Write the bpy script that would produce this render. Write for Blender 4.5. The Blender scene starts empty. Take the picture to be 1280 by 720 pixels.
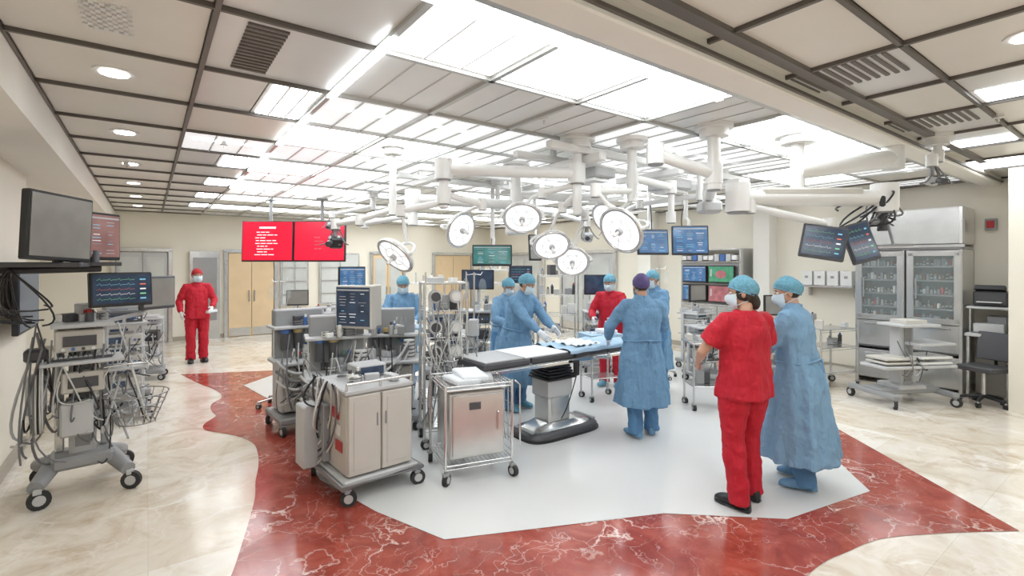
import bpy, bmesh, math, random
from mathutils import Vector, Matrix, Euler
random.seed(7)
V = Vector
sc = bpy.context.scene
RB = 36.28   # room axis angle: local x = along back wall, local y = along side walls

def T(x, y, z=0): return Matrix.Translation((x, y, z))
def RZ(d): return Matrix.Rotation(math.radians(d), 4, 'Z')
def RX(d): return Matrix.Rotation(math.radians(d), 4, 'X')
def RY(d): return Matrix.Rotation(math.radians(d), 4, 'Y')
MR = RZ(RB)

# ------------------------------------------------------------------ materials
def base_mat(name):
    m = bpy.data.materials.new(name); m.use_nodes = True
    nt = m.node_tree; b = nt.nodes['Principled BSDF']
    return m, nt, b

def mat(name, col, rough=.5, metal=0., var=.1, scale=5., bump=0., emit=0., alpha=1., bscale=None, trans=0.):
    m, nt, b = base_mat(name)
    tc = nt.nodes.new('ShaderNodeTexCoord'); nz = nt.nodes.new('ShaderNodeTexNoise')
    nz.inputs['Scale'].default_value = scale; nz.inputs['Detail'].default_value = 4
    nt.links.new(tc.outputs['Object'], nz.inputs['Vector'])
    mx = nt.nodes.new('ShaderNodeMix'); mx.data_type = 'RGBA'
    mx.inputs[6].default_value = (*[max(0, c*(1-var)) for c in col], 1)
    mx.inputs[7].default_value = (*[min(1, c*(1+var)) for c in col], 1)
    nt.links.new(nz.outputs['Fac'], mx.inputs[0]); nt.links.new(mx.outputs[2], b.inputs['Base Color'])
    b.inputs['Roughness'].default_value = rough; b.inputs['Metallic'].default_value = metal
    b.inputs['Alpha'].default_value = alpha
    if trans: b.inputs['Transmission Weight'].default_value = trans
    if emit:
        nt.links.new(mx.outputs[2], b.inputs['Emission Color']); b.inputs['Emission Strength'].default_value = emit
    if bump:
        n2 = nt.nodes.new('ShaderNodeTexNoise'); n2.inputs['Scale'].default_value = bscale or scale*3
        n2.inputs['Detail'].default_value = 3
        nt.links.new(tc.outputs['Object'], n2.inputs['Vector'])
        bp = nt.nodes.new('ShaderNodeBump'); bp.inputs['Strength'].default_value = bump; bp.inputs['Distance'].default_value = .02
        nt.links.new(n2.outputs['Fac'], bp.inputs['Height']); nt.links.new(bp.outputs['Normal'], b.inputs['Normal'])
    return m

def cloth(name, col, strength=.7, var=.14):
    """fabric: mostly vertical creases plus fine crumple"""
    m, nt, b = base_mat(name); N = nt.nodes.new; L = nt.links.new
    tc = N('ShaderNodeTexCoord'); mp = N('ShaderNodeMapping'); mp.inputs['Scale'].default_value = (14, 14, 3.2); L(tc.outputs['Object'], mp.inputs['Vector'])
    n1 = N('ShaderNodeTexNoise'); n1.inputs['Scale'].default_value = 1; n1.inputs['Detail'].default_value = 3; n1.inputs['Distortion'].default_value = .8; L(mp.outputs['Vector'], n1.inputs['Vector'])
    n2 = N('ShaderNodeTexNoise'); n2.inputs['Scale'].default_value = 22; n2.inputs['Detail'].default_value = 3; L(tc.outputs['Object'], n2.inputs['Vector'])
    ad = N('ShaderNodeMath'); ad.operation = 'MULTIPLY_ADD'; L(n2.outputs['Fac'], ad.inputs[0]); ad.inputs[1].default_value = .35; L(n1.outputs['Fac'], ad.inputs[2])
    bp = N('ShaderNodeBump'); bp.inputs['Strength'].default_value = strength; bp.inputs['Distance'].default_value = .03; L(ad.outputs[0], bp.inputs['Height']); L(bp.outputs['Normal'], b.inputs['Normal'])
    mx = N('ShaderNodeMix'); mx.data_type = 'RGBA'; mx.inputs[6].default_value = (*[c*(1-var) for c in col], 1); mx.inputs[7].default_value = (*[min(1, c*(1+var)) for c in col], 1)
    L(n1.outputs['Fac'], mx.inputs[0]); L(mx.outputs[2], b.inputs['Base Color']); b.inputs['Roughness'].default_value = .75
    return m

def ramp(nt, stops):
    r = nt.nodes.new('ShaderNodeValToRGB'); e = r.color_ramp.elements
    while len(e) < len(stops): e.new(.5)
    for i, (p, c) in enumerate(stops):
        e[i].position = p; e[i].color = (*c, 1)
    return r

def marble(name, c1, c2, c3, vein, vscale, vwidth, rough, vmix, tile=0., nscale=1.3):
    m, nt, b = base_mat(name)
    N = nt.nodes.new; L = nt.links.new
    tc = N('ShaderNodeTexCoord')
    mp = N('ShaderNodeMapping'); mp.inputs['Rotation'].default_value = (0, 0, math.radians(-RB)); L(tc.outputs['Object'], mp.inputs['Vector'])
    n1 = N('ShaderNodeTexNoise'); n1.inputs['Scale'].default_value = nscale; n1.inputs['Detail'].default_value = 9; n1.inputs['Distortion'].default_value = 1.6; n1.inputs['Roughness'].default_value = .66
    L(mp.outputs['Vector'], n1.inputs['Vector'])
    r = ramp(nt, [(.3, c1), (.52, c2), (.72, c3)]); L(n1.outputs['Fac'], r.inputs['Fac'])
    n2 = N('ShaderNodeTexNoise'); n2.inputs['Scale'].default_value = 1.9; n2.inputs['Detail'].default_value = 7
    L(mp.outputs['Vector'], n2.inputs['Vector'])
    out = r.outputs['Color']
    for (sc_, wd, mixf, ns) in ((vscale, vwidth, vmix, 1.4), (vscale*2.7, vwidth*1.3, vmix*.55, 2.3)):
        va = N('ShaderNodeVectorMath'); va.operation = 'MULTIPLY_ADD'
        L(n2.outputs['Color'], va.inputs[0]); va.inputs[1].default_value = (1.5, 1.5, 1.5); L(mp.outputs['Vector'], va.inputs[2])
        vo = N('ShaderNodeTexVoronoi'); vo.feature = 'DISTANCE_TO_EDGE'; vo.inputs['Scale'].default_value = sc_
        L(va.outputs['Vector'], vo.inputs['Vector'])
        vr = N('ShaderNodeMapRange'); vr.inputs['From Min'].default_value = 0; vr.inputs['From Max'].default_value = wd
        vr.inputs['To Min'].default_value = 1; vr.inputs['To Max'].default_value = 0
        L(vo.outputs['Distance'], vr.inputs['Value'])
        n3 = N('ShaderNodeTexNoise'); n3.inputs['Scale'].default_value = ns; n3.inputs['Detail'].default_value = 3; L(mp.outputs['Vector'], n3.inputs['Vector'])
        v3 = N('ShaderNodeMapRange'); v3.inputs['From Min'].default_value = .42; v3.inputs['From Max'].default_value = .62; L(n3.outputs['Fac'], v3.inputs['Value'])
        mm = N('ShaderNodeMath'); mm.operation = 'MULTIPLY'; L(vr.outputs['Result'], mm.inputs[0]); L(v3.outputs['Result'], mm.inputs[1])
        m2 = N('ShaderNodeMath'); m2.operation = 'MULTIPLY'; L(mm.outputs[0], m2.inputs[0]); m2.inputs[1].default_value = mixf
        mx = N('ShaderNodeMix'); mx.data_type = 'RGBA'; L(m2.outputs[0], mx.inputs[0]); L(out, mx.inputs[6]); mx.inputs[7].default_value = (*vein, 1)
        out = mx.outputs[2]
    if tile:
        br = N('ShaderNodeTexBrick'); br.inputs['Scale'].default_value = 1; br.inputs['Brick Width'].default_value = tile
        br.inputs['Row Height'].default_value = tile; br.inputs['Mortar Size'].default_value = .002; br.offset = 0
        br.inputs['Color1'].default_value = (1, 1, 1, 1); br.inputs['Color2'].default_value = (.86, .81, .74, 1); br.inputs['Mortar'].default_value = (.78, .75, .7, 1)
        L(mp.outputs['Vector'], br.inputs['Vector'])
        mu = N('ShaderNodeMix'); mu.data_type = 'RGBA'; mu.blend_type = 'MULTIPLY'; mu.inputs[0].default_value = 1
        L(out, mu.inputs[6]); L(br.outputs['Color'], mu.inputs[7]); out = mu.outputs[2]
    L(out, b.inputs['Base Color']); b.inputs['Roughness'].default_value = rough
    return m

wall_m = mat('wall_paint', (.81, .765, .66), .6, var=.03, scale=2)
soffit_m = mat('soffit_paint', (.84, .815, .75), .6, var=.03)
trim_m = mat('trim_beige', (.40, .36, .30), .5)
ctile = mat('ceiling_tile', (.80, .77, .70), .33, var=.08, scale=1.5)
csteel = mat('ceiling_steel_panel', (.78, .78, .76), .28, .15, var=.10, scale=1.2)
cbar = mat('ceiling_bar_dark', (.13, .115, .10), .4)
cbarl = mat('ceiling_bar_silver', (.52, .52, .50), .3, .4)
lit = mat('light_diffuser', (.92, .965, 1), .4, var=.0, emit=6.6)
glow = mat('dim_diffuser', (.72, .73, .74), .35, var=.12, scale=1.2, emit=.85)
downl = mat('downlight_lens', (1, .96, .90), .4, var=0, emit=14)
ledm = mat('surgical_led', (.86, .91, .96), .15, var=.18, scale=14, emit=.85)
ledc = mat('surgical_led_divider', (.62, .65, .67), .3, var=.1)
steel = mat('stainless', (.66, .66, .65), .25, .8, var=.15, scale=8)
steeld = mat('stainless_dark', (.36, .36, .36), .3, .7)
cabin = mat('cabinet_interior', (.16, .155, .15), .4, .3)
chrome = mat('chrome', (.78, .78, .78), .16, 1, var=.02)
white = mat('white_enamel', (.78, .775, .75), .3, var=.05)
offw = mat('beige_plastic', (.56, .535, .485), .4, var=.06)
grey = mat('grey_plastic', (.30, .305, .31), .45)
lgrey = mat('light_grey_plastic', (.50, .505, .505), .4, var=.08)
dgrey = mat('dark_grey_plastic', (.07, .07, .075), .4)
black = mat('black_plastic', (.015, .015, .017), .35)
rubber = mat('black_rubber', (.03, .03, .03), .7)
cablem = mat('cable_grey', (.18, .18, .185), .5)
cablew = mat('cable_white', (.62, .62, .60), .5)
blued = mat('blue_drape', (.38, .54, .68), .7, bump=.4, scale=8)
sheet = mat('white_sheet', (.76, .79, .81), .8, bump=.3, scale=6)
wood = mat('door_wood', (.70, .53, .33), .4, var=.12, scale=3)
glass = mat('glass_pane', (.7, .8, .8), .05, var=0, alpha=.12)
glassd = mat('glass_reflective', (.56, .58, .56), .08, var=.35, scale=1.2)
redp = mat('red_label', (.45, .03, .03), .5)
bluep = mat('blue_label', (.06, .15, .40), .5)
yelp = mat('yellow_label', (.45, .33, .14), .5)
greenp = mat('green_label', (.12, .24, .18), .5)
brownp = mat('amber_bottle', (.20, .08, .035), .3)
paper = mat('paper_white', (.74, .74, .72), .7)
s_red = mat('screen_red', (.62, .008, .035), .3, var=.05, emit=.55)
s_navy = mat('screen_navy', (.025, .04, .07), .12, var=.6, scale=9, emit=.5)
s_blue = mat('screen_blue', (.05, .12, .24), .15, var=.6, scale=9, emit=.6)
s_teal = mat('screen_teal', (.03, .13, .12), .15, var=.6, scale=9, emit=.6)
s_pink = mat('screen_pink', (.34, .13, .14), .15, var=.7, scale=8, emit=.35)
s_pink2 = mat('screen_dull_rose', (.25, .13, .12), .12, var=.6, scale=5, emit=.35)
s_grey = mat('screen_reflecting_grey', (.27, .26, .24), .08, var=.5, scale=2.5)
s_green = mat('screen_green', (.06, .22, .13), .2, var=.5, scale=12, emit=.5)
e_white = mat('pixel_white', (.8, .8, .8), .4, var=0, emit=.5)
e_cyan = mat('pixel_cyan', (.2, .5, .65), .4, var=0, emit=.4)
e_green = mat('pixel_green', (.2, .55, .3), .4, var=0, emit=.4)
e_red = mat('pixel_red', (.6, .15, .1), .4, var=0, emit=.4)
f_beige = marble('floor_beige_marble', (.60, .50, .38), (.80, .745, .66), (.87, .85, .81), (.93, .92, .90), 1.1, .045, .15, .8, tile=.9, nscale=1.9)
f_red = marble('floor_red_marble', (.23, .038, .026), (.35, .068, .046), (.46, .125, .09), (.80, .62, .56), 1.5, .022, .13, 1.0, nscale=2.8)
f_white = mat('floor_white_terrazzo', (.67, .675, .66), .24, var=.06, scale=1.0)
scrub_red = cloth('scrub_red', (.50, .007, .024), .7, .15)
gown_b = cloth('gown_blue', (.15, .30, .47), .9)
gown_b2 = cloth('gown_blue_light', (.20, .36, .53), .9)
scrub_b = cloth('scrub_blue', (.09, .22, .40), .8)
cap_b = mat('cap_bouffant_blue', (.15, .38, .50), .7, var=.4, scale=45, bump=.6)
cap_r = mat('cap_red', (.45, .02, .03), .7, var=.2, scale=40, bump=.4)
cap_p = mat('cap_purple', (.10, .07, .20), .7, var=.4, scale=30)
mask_w = mat('mask_pale_blue', (.60, .72, .78), .8, bump=.2)
skin = mat('skin_tan', (.55, .32, .22), .5, var=.08, scale=10)
hairm = mat('hair_dark', (.03, .018, .012), .5, var=.4, scale=50, bump=.5)
glove = mat('glove_white', (.75, .75, .77), .5)
glovel = mat('glove_lilac', (.55, .53, .64), .5)
eyew = mat('eye_white', (.8, .8, .78), .2); iris = mat('eye_iris', (.05, .03, .02), .15)
lipm = mat('lips', (.45, .15, .12), .5)

# ------------------------------------------------------------------ mesh builder
class Obj:
    def __init__(s, name, M=None):
        s.n = name; s.v = []; s.f = []; s.m = []; s.sm = []; s.mats = []
        s.M = M if M is not None else Matrix.Identity(4)
    def add(s, vs, fs, mt, sm=False):
        k = len(s.v); M = s.M
        s.v += [M @ V(p) for p in vs]
        if mt not in s.mats: s.mats.append(mt)
        mi = s.mats.index(mt)
        for f in fs:
            s.f.append([i+k for i in f]); s.m.append(mi); s.sm.append(sm)
    def box(s, c, d, mt, rot=None, b=.004):
        h = [x/2 for x in d]; b = min(b, min(h)*.45)
        R = Euler([math.radians(a) for a in rot]).to_matrix() if rot else None
        c = V(c)
        def tr(p):
            p = V(p)
            return (R @ p if R else p)+c
        if b <= 0:
            vs = [tr((sx*h[0], sy*h[1], sz*h[2])) for sx in (-1, 1) for sy in (-1, 1) for sz in (-1, 1)]
            s.add(vs, [(0, 1, 3, 2), (4, 6, 7, 5), (0, 4, 5, 1), (2, 3, 7, 6), (0, 2, 6, 4), (1, 5, 7, 3)], mt); return
        vs = []; idx = {}
        for sx in (-1, 1):
            for sy in (-1, 1):
                for sz in (-1, 1):
                    sg = (sx, sy, sz)
                    for k in range(3):
                        idx[(sg, k)] = len(vs)
                        vs.append([sg[i]*(h[i] if i == k else h[i]-b) for i in range(3)])
        fs = []
        for k in range(3):
            i, j = [q for q in range(3) if q != k]
            for sk in (-1, 1):
                f = []
                for (si, sj) in ((-1, -1), (1, -1), (1, 1), (-1, 1)):
                    sg = [0, 0, 0]; sg[k] = sk; sg[i] = si; sg[j] = sj
                    f.append(idx[(tuple(sg), k)])
                fs.append(f)
            for si in (-1, 1):
                for sj in (-1, 1):
                    f = []
                    for (sk, t) in ((-1, i), (1, i), (1, j), (-1, j)):
                        sg = [0, 0, 0]; sg[k] = sk; sg[i] = si; sg[j] = sj
                        f.append(idx[(tuple(sg), t)])
                    fs.append(f)
        for sx in (-1, 1):
            for sy in (-1, 1):
                for sz in (-1, 1):
                    fs.append([idx[((sx, sy, sz), k)] for k in range(3)])
        s.add([tr(p) for p in vs], fs, mt)
    def rings(s, rs, mt, cap=True, sm=True, closed=False):
        n = len(rs[0]); vs = [p for r in rs for p in r]; fs = []
        L = len(rs)
        for i in range(L if closed else L-1):
            a = i*n; c = ((i+1) % L)*n
            for j in range(n):
                k = (j+1) % n
                fs.append((a+j, a+k, c+k, c+j))
        s.add(vs, fs, mt, sm)
        if cap and not closed:
            s.add(rs[0], [tuple(range(n))[::-1]], mt, False)
            s.add(rs[-1], [tuple(range(n))], mt, False)
    def cyl(s, p0, p1, r, mt, r1=None, seg=12, cap=True):
        s.tube([p0, p1], [r, r if r1 is None else r1], mt, seg, cap)
    def tube(s, pts, r, mt, seg=8, cap=True, closed=False, flat=1.0, up=None):
        pts = [V(p) for p in pts]; n = len(pts)
        rr = r if isinstance(r, (list, tuple)) else [r]*n
        prev = None; rs = []
        for i, p in enumerate(pts):
            if closed: t = pts[(i+1) % n]-pts[i-1]
            else: t = pts[min(i+1, n-1)]-pts[max(i-1, 0)]
            if t.length < 1e-9: t = V((0, 0, 1))
            t.normalize()
            if prev is None:
                a = V(up) if up else (V((0, 0, 1)) if abs(t.z) < .9 else V((1, 0, 0)))
                u = a.cross(t)
                if u.length < 1e-6: u = V((0, 1, 0)).cross(t)
                u.normalize()
            else:
                u = prev-t*prev.dot(t)
                if u.length < 1e-6: u = prev
                u.normalize()
            prev = u; w = t.cross(u)
            rs.append([p+(u*math.cos(a)+w*math.sin(a)*flat)*rr[i] for a in [2*math.pi*k/seg for k in range(seg)]])
        s.rings(rs, mt, cap, True, closed)
    def ell(s, c, r, mt, seg=16, nr=10, rot=None):
        R = Euler([math.radians(a) for a in rot]).to_matrix() if rot else Matrix.Identity(3)
        c = V(c); rs = []
        for i in range(nr+1):
            ph = -math.pi/2+math.pi*(i+.02*(1 if i == 0 else (-1 if i == nr else 0)))/nr
            rs.append([c+R @ V((r[0]*math.cos(ph)*math.cos(a), r[1]*math.cos(ph)*math.sin(a), r[2]*math.sin(ph))) for a in [2*math.pi*k/seg for k in range(seg)]])
        s.rings(rs, mt)
    def torus(s, c, R, r, mt, n=24, axis='z', sx=1, sy=1, seg=6):
        pts = []
        for k in range(n):
            a = 2*math.pi*k/n; x = R*math.cos(a)*sx; y = R*math.sin(a)*sy
            pts.append(V(c)+(V((x, y, 0)) if axis == 'z' else V((x, 0, y)) if axis == 'y' else V((0, x, y))))
        s.tube(pts, r, mt, seg, closed=True)
    def cable(s, p0, p1, sag, mt, r=.006, n=9, seg=5, jit=.0):
        p0 = V(p0); p1 = V(p1); pts = []
        jx = random.uniform(-jit, jit); jy = random.uniform(-jit, jit)
        for i in range(n+1):
            t = i/n; p = p0.lerp(p1, t); q = 4*t*(1-t)
            pts.append((p.x+jx*q, p.y+jy*q, p.z-sag*q))
        s.tube(pts, r, mt, seg)
    def caster(s, x, y, r=.05, top=.14, mt=None):
        a = random.uniform(0, 3.14); dx, dy = math.cos(a)*.018, math.sin(a)*.018
        nx, ny = math.sin(a)*r*.3, -math.cos(a)*r*.3
        s.cyl((x-dx+nx, y-dy+ny, r), (x+dx+nx, y+dy+ny, r), r, rubber, seg=16)
        s.cyl((x-dx*1.25+nx, y-dy*1.25+ny, r), (x+dx*1.25+nx, y+dy*1.25+ny, r), r*.55, mt or lgrey, seg=12)
        s.box((x+nx*.5, y+ny*.5, r*1.9), (.05, .05, r*.5), mt or grey)
        s.cyl((x, y, r*2), (x, y, top), .012, steel, seg=8)
    def finish(s, parent=None, origin=True):
        me = bpy.data.meshes.new(s.n)
        off = V((0, 0, 0))
        if origin and parent is None:
            xs = [p.x for p in s.v]; ys = [p.y for p in s.v]; zs = [p.z for p in s.v]
            off = V(((min(xs)+max(xs))/2, (min(ys)+max(ys))/2, min(zs)))
        me.from_pydata([tuple(p-off) for p in s.v], [], s.f)
        for m_ in s.mats: me.materials.append(m_)
        me.polygons.foreach_set('material_index', s.m); me.polygons.foreach_set('use_smooth', s.sm)
        bm = bmesh.new(); bm.from_mesh(me); bmesh.ops.recalc_face_normals(bm, faces=bm.faces[:]); bm.to_mesh(me); bm.free()
        o = bpy.data.objects.new(s.n, me); sc.collection.objects.link(o)
        o.location = off
        if parent is not None: o.parent = parent
        return o

def monitor(o, M, w, h, scr, content='vitals', case=None, dep=.045):
    case = case or black; old = o.M; o.M = old @ M
    o.box((0, 0, 0), (w, dep, h), case, b=.008)
    o.box((0, dep*.5+.015, -.01), (w*.55, .05, h*.55), case, b=.01)
    yf = -dep/2-.002
    o.box((0, yf, .004), (w-.035, .006, h-.045), scr, b=0)
    W = w-.05; H = h-.06; y = yf-.004
    if content == 'text':
        o.box((0, y, H*.36), (W*.34, .002, H*.05), e_white, b=0)
        for i in range(9):
            n = random.randint(2, 4); x = -W*random.uniform(.20, .26)
            for q in range(n):
                ww = W*random.uniform(.04, .13); o.box((x+ww/2, y, H*(.24-.075*i)), (ww, .002, H*.022), e_white, b=0); x += ww+W*.02
    elif content == 'text2':
        for i in range(4):
            x = -W*.1
            for q in range(2):
                ww = W*random.uniform(.04, .09); o.box((x+ww/2, y, H*(.1-.1*i)), (ww, .002, H*.02), s_pink, b=0); x += ww+W*.02
    elif content == 'vitals':
        cols = [e_green, e_cyan, e_red, e_white]
        for i in range(5):
            z = H*(.36-.18*i); cm = cols[i % 4]
            pts = []
            for k in range(25):
                q = k/24; zz = z+(H*.05 if k % 6 == 2 else (-H*.03 if k % 6 == 3 else 0))
                pts.append((-W*.46+W*.68*q, y, zz))
            o.tube(pts, .0012, cm, 4)
            o.box((W*.37, y, z), (W*.11, .002, H*.05), cols[(i+1) % 4], b=0)
    elif content == 'windows':
        o.box((0, y, H*.46), (W, .002, H*.04), lgrey, b=0)
        for i in range(11):
            for j in range(3):
                if random.random() < .75:
                    o.box((W*(-.32+.31*j), y, H*(.36-.078*i)), (W*random.uniform(.08, .24), .002, H*.016), random.choice([e_white, e_cyan, lgrey, lgrey, grey]), b=0)
    elif content == 'image':
        o.ell((0, y+.002, 0), (W*.28, .002, H*.32), s_pink, 18, 6)
        o.box((-W*.42, y, H*.1), (W*.06, .002, H*.5), lgrey, b=0)
    o.M = old

def crom(pts, n=5):
    out = []; L = len(pts)
    for i in range(L-1):
        p0 = pts[max(i-1, 0)]; p1 = pts[i]; p2 = pts[i+1]; p3 = pts[min(i+2, L-1)]
        for k in range(n):
            t = k/n
            out.append(tuple(.5*((2*p1[c])+(-p0[c]+p2[c])*t+(2*p0[c]-5*p1[c]+4*p2[c]-p3[c])*t*t+(-p0[c]+3*p1[c]-3*p2[c]+p3[c])*t**3) for c in (0, 1)))
    out.append(pts[-1]); return out

# ------------------------------------------------------------------ room shell (local x=b, y=a)
fl = Obj('floor')
fl.M = MR
fl.box((3.6, 5.3, -.05), (11.9, 18.0, .1), f_beige, b=0)
fl.M = Matrix.Identity(4)
red_out = crom([(-5.41, 8.09), (-4.75, 7.5), (-4.22, 7.06), (-3.92, 6.7), (-3.86, 6.38), (-3.70, 6.1), (-3.50, 5.87)]) + \
          crom([(-3.49, 5.80), (-3.45, 5.55), (-3.32, 5.37), (-3.1, 5.28), (-2.85, 5.17),
           (-2.6, 4.98), (-2.42, 4.72), (-2.26, 4.42), (-2.12, 4.1), (-1.98, 3.82), (-1.86, 3.52), (-1.74, 3.2), (-1.62, 2.86), (-1.5, 2.4), (-1.2, 1.9), (-.5, 1.55), (.4, 1.6), (1.1, 2.1), (1.5, 2.6),
           (1.71, 2.86), (1.9, 3.0), (2.10, 3.1), (2.3, 3.2), (2.53, 3.27), (2.98, 3.32), (3.42, 3.34)]) + [(3.47, 4.13), (3.55, 5.37), (3.1, 5.5), (0, 6), (-3, 6.6), (-3.99, 8.39)]
white_in = [(-3.97, 7.34), (-3.84, 8.2), (-.76, 11.7), (2.27, 11.7), (3.76, 9.7), (3.6, 6.98), (3.33, 5.58), (3.02, 4.75), (2.83, 3.92), (1.94, 3.49), (1.09, 3.57), (-.44, 3.23),
            (-.99, 3.6), (-1.6, 4.13), (-2.07, 4.85), (-2.41, 5.87), (-3.03, 6.38)]
fl.add([(x, y, .003) for x, y in red_out], [tuple(range(len(red_out)))], f_red)
fl.add([(x, y, .006) for x, y in white_in], [tuple(range(len(white_in)))], f_white)
fl.finish(origin=False)

def wallbox(name, c, d, mt=wall_m):
    o = Obj(name, MR); o.box(c, d, mt, b=0); return o.finish(origin=False)
H0 = 3.05
wallbox('wall_left', (-1.15, 1.9, H0/2), (.3, 10.2, H0))
wallbox('wall_left_recess', (-1.95, 10.6, H0/2), (.3, 7.2, H0))
wallbox('wall_left_return', (-1.55, 6.9, H0/2), (.5, .2, H0))
wallbox('wall_back', (3.8, 14.1, H0/2), (11.8, .2, H0))
wallbox('wall_right', (9.6, 7.65, H0/2), (.2, 12.9, H0))
wallbox('wall_right_pier', (9.1, -.85, H0/2), (1.2, 4.3, H0))
wallbox('wall_front', (3.6, -3.1, H0/2), (11.9, .2, H0))
wallbox('column_wall', (9.35, 4.7, H0/2), (.3, .3, H0), soffit_m)
wallbox('column_wall', (9.35, 7.4, H0/2), (.3, .35, H0), soffit_m)
wallbox('trim_soffit', (-1.2, 5.5, 2.87), (1.2, 17.0, .34), soffit_m)
wallbox('baseboard_back', (3.8, 13.985, .05), (11.2, .03, .1), trim_m)
wallbox('baseboard_left', (-.985, 1.9, .05), (.03, 9.8, .1), trim_m)
wallbox('baseboard_right', (9.485, 7.65, .05), (.03, 12.6, .1), trim_m)

ce = Obj('ceiling', MR)
ce.box((3.6, 5.5, 3.1), (11.9, 18, .1), cbar, b=0)
A0 = 1.79-.87*5
arows = [A0+.87*i for i in range(20)]
arows = [a for a in arows if a < 14.3]
bl = [-.6, .26, 1.03]+[1.03+.76*k for k in range(1, 12)]+[9.5]
bl_r = [-.6, .7, 1.55, 2.42, 3.29, 4.16, 5.03, 5.9, 6.77, 7.64, 8.5, 9.5]
lights = []
for i in range(len(arows)-1):
    a0, a1 = arows[i], arows[i+1]
    i0 = round((a0-1.79)/.87)
    edges = bl if i0 >= 0 else bl_r
    for j in range(len(edges)-1):
        b0, b1 = edges[j], edges[j+1]
        bc, ac = (b0+b1)/2, (a0+a1)/2; w, d = b1-b0-.03, a1-a0-.03
        kind = 'tile'
        if i0 >= 0:  # far rows hold extra lit panels, added to brighten the back walls
            if j == 1:
                kind = {2: 'half', 4: 'glow', 5: 'half', 7: 'half', 9: 'half', 11: 'half', 3: 'tile', 1: 'vent'}.get(i0, 'steel')
            elif j == 0:
                kind = {0: 'tile', 1: 'vent2', 2: 'dl', 4: 'dl', 6: 'dl', 8: 'dl', 10: 'dl', 12: 'dl'}.get(i0, 'tile')
            elif 2 <= j <= 4:
                kind = {0: 'lit', 1: 'steel', 2: 'glow', 3: 'lit', 4: 'glow', 5: 'lit', 6: 'glow', 7: 'lit', 8: 'glow', 9: 'lit', 11: 'lit'}.get(i0, 'steel')
                if i0 in (3, 5) and j == 4: kind = 'glow'
            elif 6 <= j <= 8:
                kind = {0: 'lit', 1: 'glow', 2: 'glow', 3: 'lit', 4: 'glow', 5: 'glow', 6: 'lit', 8: 'lit', 10: 'lit', 12: 'lit'}.get(i0, 'steel')
            else:
                kind = 'glow' if (i0+j) % 2 == 0 else ('steel' if j < 10 else 'tile')
                if j in (9, 10) and i0 in (1, 4, 7, 10): kind = 'lit'
        else:
            if i0 == -1: kind = {3: 'tile', 4: 'steelv', 5: 'tile', 6: 'steelv', 7: 'half', 8: 'tile', 9: 'lit', 10: 'tile'}.get(j, 'tile')
            if i0 == -2: kind = {4: 'dl', 5: 'half', 7: 'dl', 8: 'lit', 2: 'lit', 0: 'lit'}.get(j, 'tile')  # fully lit panels here are out of view, added as front light on people
            if i0 == -3: kind = {1: 'lit', 3: 'lit', 6: 'lit', 9: 'lit'}.get(j, 'tile')  # unseen panels behind the camera, added to light surfaces facing it
            if i0 == -5: kind = {2: 'lit', 5: 'lit'}.get(j, 'tile')  # more unseen panels, added as fill from behind the viewpoint
        m_ = {'steel': csteel, 'glow': glow, 'vent': csteel, 'steelv': csteel}.get(kind, ctile)
        if kind == 'half':
            ce.box((bc-w*.25, ac, 3.02), (w*.5, d, .04), csteel, b=.004); lights.append((bc+w*.25, ac, w*.48, d))
        elif kind != 'lit': ce.box((bc, ac, 3.02), (w, d, .04), m_, b=.004)
        if kind == 'lit': lights.append((bc, ac, w, d))
        elif kind == 'dl':
            ce.cyl((bc, ac, 3.005), (bc, ac, 2.99), .11, white, seg=20); ce.cyl((bc, ac, 2.992), (bc, ac, 2.985), .075, downl, seg=20)
        elif kind in ('vent', 'steelv'):
            for k in range(14): ce.box((bc-w*.2, ac-d*.40+k*d*.06, 2.995), (w*.26 if kind == 'vent' else w*.5, .022, .012), cbar, b=0)
        elif kind == 'vent2':
            for k in range(12):
                for q in range(10):
                    if (k+q) % 2: ce.box((bc+.05-.02*q+.05, ac-.15+.03*k, 2.995), (.02, .028, .01), white, b=0)
        elif kind == 'glow':
            for k in (-1, 1): ce.box((bc+k*w*.17, ac, 2.995), (.012, d, .012), cbarl, b=0)
            if (i0+j) % 3: ce.box((bc, ac+.1*((i0 % 2)*2-1), 2.998), (w*.8, .07, .006), lit, b=0)
        elif kind == 'steel' and j >= 2:
            for k in (1, 2): ce.box((bc-w/2+w*k/3, ac, 2.998), (.008, d*.95, .006), cbarl, b=0)
for j, b in enumerate(bl):
    m_ = cbar if j < 2 or j > 11 else cbarl
    ce.box((b, (1.79+14)/2, 2.99), (.024 if j < 2 else .034, 12.2, .03), m_, b=0)
for a in arows:
    if a >= 1.7:
        ce.box(((-.6+1.03)/2, a, 2.99), (1.63, .02, .025), cbar, b=0)
        ce.box(((9.5+1.03)/2, a, 2.99), (8.47, .032, .03), cbarl, b=0)
    else: ce.box((4.45, a, 2.99), (10.1, .024, .025), cbar, b=0)
for b in bl_r: ce.box((b, -.6, 2.99), (.024, 4.6, .025), cbar, b=0)
# big beam + linear vents
ce.box((5.2, 1.62, 2.95), (8.6, .2, .12), soffit_m, b=.01)
ce.box((5.2, 1.80, 2.975), (8.6, .1, .05), cbarl, b=.005)
ce.box((5.2, 1.735, 2.93), (8.6, .02, .02), cbar, b=0); ce.box((5.2, 1.51, 2.93), (8.6, .02, .02), cbar, b=0)
ce.box((4.4, 1.40, 2.985), (6.8, .07, .03), cbar, b=0)
ce.box((2.1, 1.95, 2.965), (2.3, .05, .03), lit, b=0)
ce.box((4.9, 1.95, 2.965), (1.6, .05, .03), lit, b=0)
for a in (2.5, 4.2, 5.9, 7.6): ce.box((1.03, a+.5, 2.968), (.05, 1.1, .02), lit, b=0)
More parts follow.
